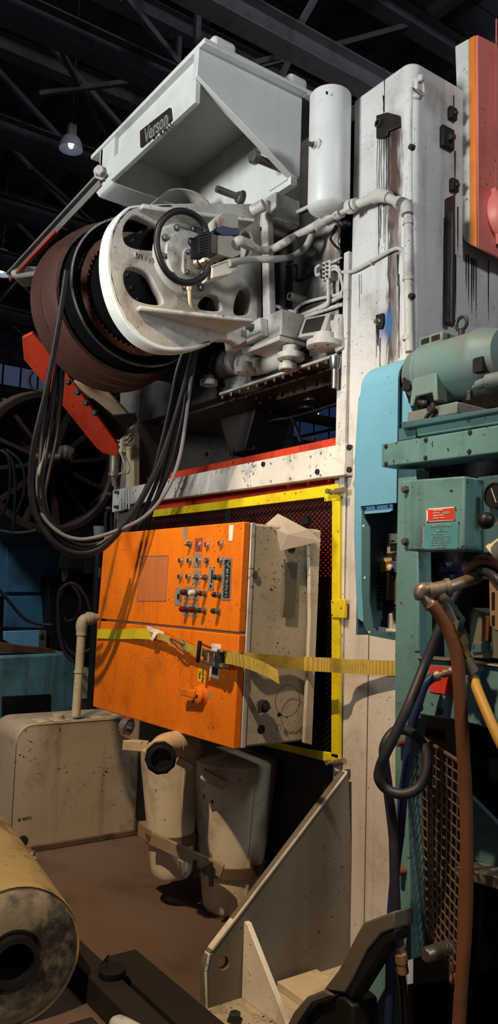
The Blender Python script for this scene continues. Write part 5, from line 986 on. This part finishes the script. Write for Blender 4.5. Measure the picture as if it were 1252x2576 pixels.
# lower shelf clutter in the dark
hp_('lower_shelf', [(1140, 2180), (1290, 2215), (1290, 2250), (1140, 2205)], galv, .2, .25)
hp_('inner_sheet', [(1180, 2000), (1290, 2110), (1290, 2200), (1180, 2160)], tealdk, .3, .02)
hp_('base_panel', [(905, 2430), (930, 2390), (985, 2330), (1004, 2310), (1012, 2700), (880, 2700)], teal, .02, .03)
hp_('base_rail', [(1012, 2480), (1290, 2430), (1290, 2760), (1012, 2760)], shade_black, .35, .02)  # near-black colour stands for the shade low in the bay
m = MB(); m.lathe(PX(1072, 2402, 1.72), (-1, 0, 0), [(-.1, .02), (0, .02), (.006, .016)], 18); m.out('pivot_pin', steel, hu)
for y in (1868, 2190): m = MB(); m.lathe(PX(1015, y, XM), (-1, 0, 0), [(0, .014), (.008, .012), (.03, .009)], 12); m.out('hinge_pin', rustlt, hu)
# curved black-edged foot guard at the bottom
fg = thing('foot_guard', 'bent dark olive steel foot guard at the bottom, left of the teal base', 'guard', PX(830, 2570, 1.60))
def fgp(name, px, mat, x, th, bev=.006): m = MB(); m.prism(P_(PX, px, x), (th, 0, 0)); return m.out(name, mat, fg, bev=bev)
olive = paint('dusty_olive_steel', '5d5648', '2c281f', .5, 5, .55)
fgp('upper_arm', [(990, 2292), (912, 2322), (896, 2350), (850, 2440), (812, 2490), (840, 2496), (868, 2500), (885, 2470), (925, 2390), (960, 2350), (990, 2338)], olive, 1.66, .08)
fgp('dark_edge', [(990, 2338), (960, 2350), (925, 2390), (868, 2500), (884, 2516), (940, 2425), (970, 2380), (992, 2366)], black, 1.665, .06)
fgp('lower_arm', [(815, 2490), (770, 2508), (738, 2545), (700, 2620), (722, 2622), (760, 2560), (785, 2525), (835, 2505)], olive, 1.655, .06)
fgp('hex_boss', [(770, 2545), (800, 2515), (862, 2508), (886, 2530), (890, 2640), (740, 2640)], dark, 1.66, .1)
fgp('rubber_block', [(722, 2622), (760, 2560), (785, 2525), (835, 2505), (830, 2522), (800, 2530), (770, 2560), (745, 2640)], black, 1.64, .1)
# ================================================================ MOTOR
YMa, YMb = 1.785, 1.36
mc = PX(1048, 955, 1.985); mz = mc.z; X0 = 1.985
mt = thing('electric_motor', 'grimy teal electric motor on a plate above the hydraulic unit', 'motor', (X0, 1.6, mz-.12))
tealmotor = paint('grimy_teal_motor', '668684', '6b6054', .9, 2.5, .5, chips=.3, chipscale=90, dlo=.42, dhi=.62)
c = V((X0, mc.y, mz)); rm = .105
m = MB(); m.lathe(c, (0, -1, 0), [(0, .03), (0, rm*.72), (.02, rm*.90), (.06, rm*.97), (.063, rm), (.075, rm), (.078, rm*.965), (.28, rm*.965), (.283, rm), (.30, rm), (.31, rm*.95), (.37, rm*.8), (.38, .02)], 48); m.out('housing', tealmotor, mt)
for a in (205, 235): 
    for yy in (.025, .315):
        q = c+V((rm*.88*math.cos(R(a)), -yy, rm*.88*math.sin(R(a)))); m = MB(); m.box(q+V((-.012, -.035, -.022)), q+V((.012, 0, .022))); m.out('vent', dark, mt)
fx = X0-rm*.62
pf = c.y-.075
m = MB(); m.prism([(fx-.035, pf, mz-.03), (fx-.035, pf-.10, mz-.03), (fx-.045, pf-.115, mz-.125), (fx-.045, pf-.098, mz-.125), (fx-.043, pf-.09, mz-.095), (fx-.043, pf-.02, mz-.095), (fx-.045, pf-.012, mz-.125), (fx-.045, pf+.005, mz-.125)], (.05, 0, 0)); m.out('foot', tealmotor, mt, bev=.004)
m = MB(); m.box((X0-.045, c.y-.15, mz+.085), (X0+.06, c.y-.05, mz+.125)); m.out('top_box', tealmotor, mt, bev=.005)
for k in range(2): m = MB(); m.box((X0-.0465, c.y-.095-.045*k, mz+.098), (X0-.04, c.y-.06-.045*k, mz+.116)); m.out('slot', dark, mt)
p = V((X0-.01, c.y-.20, mz+.115)); m = MB(); m.tube([p+V((0, .022*math.cos(k*math.pi/6), .028+.022*math.sin(k*math.pi/6))) for k in range(12)], .006, 8, 2, True); m.cyl(p+V((0, 0, -.02)), p+V((0, 0, .006)), .010); m.out('eye_bolt', iron, mt)
m = MB(); m.cyl(c+V((0, .06, 0)), c, .012); m.lathe(c+V((0, .05, 0)), (0, -1, 0), [(0, .05), (.012, .043), (.024, .05), (.03, .05)], 20); m.out('pulley', dark, mt)
m = MB(); m.prism([PX(1024, 1037, 1.83), PX(1149, 1009, 1.83), PX(1150, 1040, 1.83), PX(1024, 1063, 1.83)], (.30, 0, 0)); m.out('base_plate', tealmotor, mt, bev=.004)
m = MB(); p = PX(1085, 1030, 1.822); m.tube([p, p+V((-.01, -.012, .012)), p+V((-.012, -.015, -.005)), p+V((-.012, .004, -.02)), p+V((-.012, .012, -.028))], .007, 8); m.lathe(p+V((0, .0, -.0)), (-1, 0, 0), [(0, .012), (.012, .01)], 8); m.out('clamp_bolt', iron, mt)
bolt(mt, PX(1181, 1008, 1.83), (0, 0, 1), .010, .03, iron)
m = MB(); m.tube([PX(1190, 975, 1.83), PX(1215, 963, 1.83), PX(1240, 957, 1.83), PX(1280, 950, 1.84)], [.006, .014, .022, .024], 12); m.out('cable_gland', tealmotor, mt)
m = MB(); m.tube([PX(1052, 1008, 1.9), PX(1062, 1014, 1.9), PX(1078, 1013, 1.9)], [.012, .013, .01], 10); m.bar(PX(1046, 965, 1.9), PX(1052, 1030, 1.9), .006, .006); m.out('linkage', iron, mt)
# ================================================================ BELT GUARD
bg = thing('belt_guard', 'light blue rounded belt guard left of the motor, lower cover missing', 'guard', PX(950, 1600, 1.9))
XG2 = 1.90; yL, yR = PX(906, 1100, XG2).y, PX(1000, 1100, XG2).y
zb, zt2 = PX(950, 1268, XG2).z, PX(950, 965, XG2).z
path = [(XG2, zb), (XG2, zt2)]+[(XG2+.14-.14*math.cos(R(a)), zt2+.10*math.sin(R(a))) for a in range(15, 91, 15)]+[(XG2+.36, zt2+.10)]
m = MB(); m.strip([(x, (yL+yR)/2, z) for x, z in path], (0, yL-yR, 0), (.004, 0, .004), 1); m.out('cover_band', guardblue, bg, bev=.002)
m = MB(); m.strip([(x+.003, yR+.006, z) for x, z in path], (0, .012, 0), (.006, 0, .006), 1); m.out('band_lip', guardblue, bg)
bpx = [(XG2+.01, PX(905, 1598, XG2).z), (XG2+.01, zt2-.02)]+[(XG2+.15-.14*math.cos(R(a)), zt2-.02+.10*math.sin(R(a))) for a in range(15, 91, 15)]+[(XG2+.40, zt2+.08), (XG2+.40, PX(905, 1598, XG2).z)]
m = MB(); m.prism([(x, yL+.005, z) for x, z in bpx], (0, .01, 0)); m.out('back_plate', tealdk, bg)
m = MB(); m.prism(P_(PX, [(900, 1000), (911, 986), (909, 1265), (911, 1400), (913, 1560), (912, 1567), (897, 1556), (889, 1350), (891, 1150)], XG2+.008), (.025, 0, 0)); m.out('side_flange', guardblue, bg, bev=.004)
m = MB(); m.prism(P_(PX, [(999, 968), (1012, 974), (1036, 1035), (1030, 1110), (1001, 1110)], XG2+.02), (.006, 0, 0)); m.out('front_wing', guardblue, bg, bev=.002)
m = MB(); m.prism(P_(PX, [(908, 1266), (909, 1480), (914, 1567), (920, 1586), (930, 1599), (993, 1611), (1010, 1611), (1010, 1590), (948, 1588), (938, 1580), (928, 1513), (930, 1432), (929, 1326), (914, 1300)], XG2+.003), (.005, 0, 0)); rf = m.out('inner_flange', tealdk, bg)  # darker teal carries the shadow on this flange
for x, y in ((914, 1323), (917, 1453), (929, 1590)): m = MB(); m.lathe(PX(x, y, XG2+.003), (-1, 0, 0), [(0, .004), (.001, .004)], 10); m.out('flange_hole', paper, rf)
lgp = [(911, 1266), (988, 1258), (987, 1283), (978, 1288), (918, 1293), (911, 1287)]
m = plate(P_(PX, lgp, XG2+.012), [P_(PX, oval(x, y, 2.6, 4, 8), XG2+.012) for x, y in ((918, 1280), (945, 1277), (977, 1274))], (.005, 0, 0)); m.out('lower_tab', guardblue, bg)
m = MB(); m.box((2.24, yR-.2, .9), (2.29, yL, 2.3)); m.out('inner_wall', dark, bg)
# valve behind the missing cover
va = thing('finned_valve', 'black finned coil valve with beige blocks inside the blue guard', 'valve', PX(955, 1530, 2.05))
def vv(name, px, mat, x=2.03, th=.05, bev=.002, parent=None): m = MB(); m.prism(P_(PX, px, x), (th, 0, 0)); return m.out(name, mat, parent or va, bev=bev)
fc_ = vv('coil', [(923, 1438), (962, 1440), (977, 1443), (977, 1508), (960, 1515), (926, 1508)], black, 2.0, .07)
for k in range(6):
    vv('fin', [(924, 1452+k*9.5), (935, 1453+k*9.5), (935, 1455+k*9.5), (924, 1454+k*9.5)], greyplas, 1.998, .003, 0, fc_); vv('fin', [(950, 1453+k*9.5), (962, 1454+k*9.5), (962, 1456+k*9.5), (950, 1455+k*9.5)], greyplas, 1.998, .003, 0, fc_)
rbx = vv('terminal_box', [(974, 1342), (1000, 1342), (1000, 1388), (972, 1394)], paint('ivory_valve_box', 'a39c88', '5b5647', .3, 6, .5), 2.0)
vv('screen', [(981, 1367), (1000, 1366), (1000, 1386), (981, 1387)], black, 1.998, .003, 0, rbx)
text('lettering', 'RO', PX(988, 1361, 1.999), (0, -1, 0), (0, 0, 1), .007, dark, rbx, wid=.016, off=.001, bold=.02)
vv('mid_block', [(956, 1400), (970, 1396), (1000, 1390), (1000, 1410), (956, 1414)], beige)
vv('yellow_block', [(954, 1412), (970, 1411), (970, 1438), (953, 1438)], amber, 2.0)
vv('grey_block', [(970, 1411), (1000, 1411), (1000, 1440), (970, 1440)], paint('slate_block', '4c5266', '22252e', .3, 6, .5), 2.02)
m = MB(); m.lathe(PX(982, 1427, 2.01), (-1, 0, 0), [(0, .011), (.008, .011), (.01, .007)], 16); m.out('round_port', whplas, va)
vv('olive_body', [(978, 1441), (1000, 1441), (1000, 1525), (977, 1515)], paint('olive_block', '5d5236', '2b2618', .4, 6, .5), 2.03)
vv('lower_body', [(940, 1515), (968, 1516), (1000, 1530), (1000, 1560), (972, 1560), (955, 1530)], dark, 2.03); vv('port_tag', [(946, 1515), (960, 1517), (960, 1524), (947, 1522)], paper, 2.02, .004); vv('cream_leg', [(974, 1543), (982, 1543), (985, 1590), (974, 1585)], beige, 2.02); vv('bright_ledge', [(950, 1577), (1000, 1588), (1000, 1594), (949, 1588)], whpipe, 2.0, .05)
# ================================================================ PIPE TEE, VALVE AND HOSES
te = thing('pipe_tee', 'brown pipe tee and ball valve assembly in front of the teal post', 'pipe fitting', PD(1100, 1510, 2.12))
dT = 2.12
def T(x, y, d=dT): return PD(x, y, d)
m = MB(); m.tube([T(1200, 1452, 2.2), T(1128, 1478), T(1072, 1489)], .0165, 14, 1); m.tubering(T(1128, 1478), T(1072, 1489)-T(1128, 1478), -.004, .008, .015, .026, 18); m.tubering(T(1086, 1486), T(1072, 1489)-T(1086, 1486), -.004, .008, .015, .024, 18); m.out('tee_run', galv, te)
m = MB(); m.cyl(T(1124, 1479), T(1086, 1487), .022); m.tube([T(1106, 1484), T(1112, 1500), T(1118, 1512)], [.02, .021, .019], 14, 3); m.out('tee_body', galv, te)
m = MB(); m.tube([T(1084, 1486), T(1063, 1483), T(1058, 1494), T(1068, 1500)], [.017, .02, .02, .016], 12, 4); m.out('street_elbow', galv, te)
m = MB(); m.lathe(T(1066, 1497), T(1084, 1524)-T(1066, 1497), [(0, .016), (.01, .019), (.022, .019), (.024, .016)], 6); m.lathe(T(1076, 1513), T(1088, 1526)-T(1076, 1513), [(0, .018), (.012, .02), (.014, .021), (.017, .021)], 14); m.out('hose_fitting', galv, te)
m = MB(); m.tube([T(1117, 1510), T(1140, 1566)], .0135, 12, 1); m.out('nipple', chrome, te)
m = MB()
for a, b_, r, sg in (((1139, 1564), (1148, 1580), .016, 6), ((1146, 1578), (1154, 1594), .018, 12), ((1152, 1592), (1160, 1608), .015, 12), ((1156, 1602), (1163, 1620), .019, 6), ((1161, 1618), (1168, 1642), .012, 12), ((1165, 1638), (1172, 1652), .016, 6), ((1168, 1650), (1172, 1660), .013, 12)): m.cyl(T(*a), T(*b_), r, seg=sg)
m.out('ball_valve', brass, te)
m = MB(); m.strip([T(1127, 1507, 2.08), T(1163, 1556, 2.08), T(1157, 1580, 2.08), T(1162, 1592, 2.09)], RT*.014, -FW*.004, 1); m.lathe(T(1163, 1588, 2.09), -FW, [(-.02, .010), (.004, .010)], 8); m.out('valve_handle', paint('dark_green_handle', '2a3b3a', '151c1c', .4, 6, .45), te)
m = MB(); m.tube([T(1170, 1655), T(1186, 1690)], .020, 14, 1); m.tube([T(1178, 1672), T(1150, 1685)], .013, 12, 1); m.out('wye', galv, te)
m = MB(); m.cyl(T(1182, 1688), T(1188, 1702), .011, seg=12); m.tubering(T(1188, 1702), T(1196, 1722)-T(1188, 1702), 0, .018, .010, .0165, 14); m.box(T(1180, 1712), T(1186, 1716)+V((.01, 0, .004))); m.out('hose_clamp', chrome, te)
m = MB(); m.lathe(T(1140, 1688), T(1090, 1702)-T(1140, 1688), [(-.006, .014), (.014, .014), (.016, .011), (.03, .0115), (.032, .008), (.055, .009)], 12); m.tubering(T(1098, 1700), T(1090, 1703)-T(1098, 1700), -.006, .006, .01, .0145, 14); m.out('side_fitting', galv, te)
cable([(1086, 1520), (1104, 1545), (1127, 1585), (1148, 1650), (1156, 1738), (1163, 1871), (1170, 1980), (1173, 2089), (1173, 2243), (1169, 2352), (1163, 2429), (1157, 2520), (1150, 2640)], 2.10, .0178, 'thick brown rubber hose hanging full length in front of the wire grille', brownhose, 'brown_hose', None, 'hose')
cable([(1190, 1708), (1204, 1745), (1225, 1795), (1252, 1855), (1290, 1930)], (2.12, 1.95), .014, 'yellow rubber hose leaving the valve towards the right edge', yelhose, 'yellow_hose', None, 'hose')
cable([(1090, 1703), (1068, 1722), (1053, 1765), (1037, 1818), (1023, 1924), (1013, 2003), (1005, 2100), (997, 2160), (988, 2250), (983, 2336), (980, 2490), (977, 2620)], 2.26, .0135, 'dark blue rubber hose beside the knotted grey hose', bluehose, 'blue_hose', None, 'hose')
knot = [(1160, 1475), (1140, 1510), (1111, 1568), (1068, 1672), (1031, 1765), (997, 1840), (970, 1895), (955, 1932), (953, 1960), (972, 1985), (1013, 1998), (1053, 1980), (1072, 1937), (1071, 1892), (1053, 1858), (1020, 1837), (992, 1840), (970, 1868), (965, 1900), (973, 1966), (981, 2030), (989, 2100), (991, 2150), (993, 2243), (999, 2352), (1004, 2376)]
kd = [2.22]*4+[2.17, 2.16, 2.16, 2.17, 2.17, 2.17, 2.15, 2.15, 2.16, 2.18, 2.2, 2.21, 2.21, 2.2, 2.2, 2.21, 2.22, 2.22, 2.21, 2.2, 2.2, 2.2]
kh = cable(knot, kd, .0142, 'grey rubber hose tied in a loose loop in front of the teal leg', greyhose, 'knotted_hose', None, 'hose')
m = MB(); m.lathe(PD(1003, 2370, 2.2), PD(1013, 2442, 2.2)-PD(1003, 2370, 2.2), [(0, .012), (.025, .013), (.03, .018), (.055, .018), (.057, .016), (.085, .016)], 12); o = m.out('end_coupling', paint('tan_coupling', '8a6a46', '4a3822', .4, 8, .4), None); o.parent = kh; o.location = ORG[o.name]-ORG[kh.name]
m = MB(); m.tube([PD(1000, 2420, 2.3), PD(1012, 2480, 2.3), PD(1018, 2600, 2.3)], .012, 8); tag(m.out('black_hose', rubber), 'black hose end below the knotted hose coupling', 'hose')
# ================================================================ WIRE GRILLE
wg = thing('wire_grille', 'rusty welded wire grille leaning open in front of the dark machine bay', 'grille', PD(1120, 2470, 2.1))
def gq(u, v):
    a = PD(1034, 1838, 2.42).lerp(PD(1168, 1926, 2.12), u); b_ = PD(1052, 2300, 2.42).lerp(PD(1150, 2462, 2.12), u); return a.lerp(b_, v)
wire = paint('rusty_wire', '6e5846', '2e2019', .5, 9, .5, metal=.4)
for k in range(1, 10): m = MB(); m.tube([gq(k/10, 0), gq(k/10, 1)], .0028, 6, 1); m.out('upright_wire', wire, wg)
for k in range(1, 19): m = MB(); m.tube([gq(0, k/19), gq(1, k/19)], .0028, 6, 1); m.out('cross_wire', wire, wg)
m = MB(); m.tube([gq(0, 1), gq(0, .5), gq(0, .02), gq(.04, 0), gq(.5, 0), gq(.95, 0), gq(1, .025), gq(1, .22), gq(1.06, .235), gq(1.06, .26), gq(1.02, .28), gq(1, .6), gq(1, .98), gq(.95, 1), gq(.88, 1.06), gq(.83, 1.03), gq(.80, .98), gq(.4, 1), gq(0, 1)], .006, 8, 4); m.out('border_wire', wire, wg)
m = MB(); m.tube([gq(.42, .02), gq(.42, .22), gq(.36, .25), gq(.36, .98)], .005, 8, 3); m.out('inner_bar', wire, wg)
# ================================================================ FOREGROUND ROLLER AND TIMBERS
RAX = V((.132, .991, 0)); rc = PD(34, 2416, 2.79); rr_ = .245
ro = thing('steel_roller', 'large grimy yellow-cream roller lying at the bottom left corner', 'roller', (rc.x, rc.y, 0))
dirtyend = paint('blackened_roller_end', '84745b', '15100d', .96, 4.0, .5, bump=.3, dlo=.40, dhi=.58)
m = MB(); m.lathe(rc, RAX, [(.05, rr_*.93), (.02, rr_*.985), (.06, rr_), (1.5, rr_), (1.5, .1)], 56, False); m.out('barrel', bone, ro)
m = MB(); m.lathe(rc, RAX, [(.02, rr_*.34), (0, rr_*.42), (-.005, rr_*.7), (.008, rr_*.88), (.03, rr_*.97), (.06, rr_*.99)], 56, False); m.out('end_face', dirtyend, ro)
m = MB(); m.lathe(rc, RAX, [(.026, rr_*.955), (.033, rr_*.988), (.05, rr_*.999), (.07, rr_*1.003), (.10, rr_*1.002)], 56, False); m.out('rim_edge', bone, ro)
m = MB(); m.tubering(rc, RAX, -.03, .3, rr_*.27, rr_*.35, 40); m.out('bore_ring', dark, ro)
m = MB(); m.lathe(rc+RAX*.28, RAX, [(0, rr_*.31), (.01, rr_*.31)], 30); m.out('bore_back', dark, ro)
timber = paint('oil_soaked_timber', '1f1811', '120d09', .6, 5, .6, streak=.3)
for k, (dx, w_, h_, y0, y1, lb) in enumerate(((.30, .10, .10, 1.3, 3.35, 'dark timber lying on the floor along the roller'), (.45, .14, .07, 1.3, 3.05, 'wide dark timber lying to the right of the roller'), (.14, .10, .05, 1.3, 2.7, 'low dark timber half under the roller'))):
    m = MB(); m.box((rc.x+dx, y0, 0), (rc.x+dx+w_, y1, h_)); tag(m.out('timber', timber, bev=.006), lb, 'timber')
p = PZ(283, 2440, .12); m = MB(); m.lathe((p.x, p.y, 0), (0, 0, 1), [(.07, .03), (.10, .05), (.125, .052), (.13, .04)], 24); m.cyl((p.x, p.y, 0), (p.x, p.y, .1), .02); tag(m.out('floor_puck', black), 'round black rubber puck standing beside the dark timbers', 'puck')
m = MB(); p = PZ(252, 2430, .1); m.cyl(p, PZ(274, 2402, .16), .004, seg=6); tag(m.out('thin_stick', iron), 'thin stick poking up beside the black rubber puck', 'stick')
m = MB(); p = PZ(285, 2572, .12); m.lathe(p, (.3, -1, 0), [(0, .02), (.02, .03), (.05, .032), (.3, .03)], 18); tag(m.out('pale_tube', whpipe), 'pale round tube end at the bottom edge beside the timbers', 'tube')
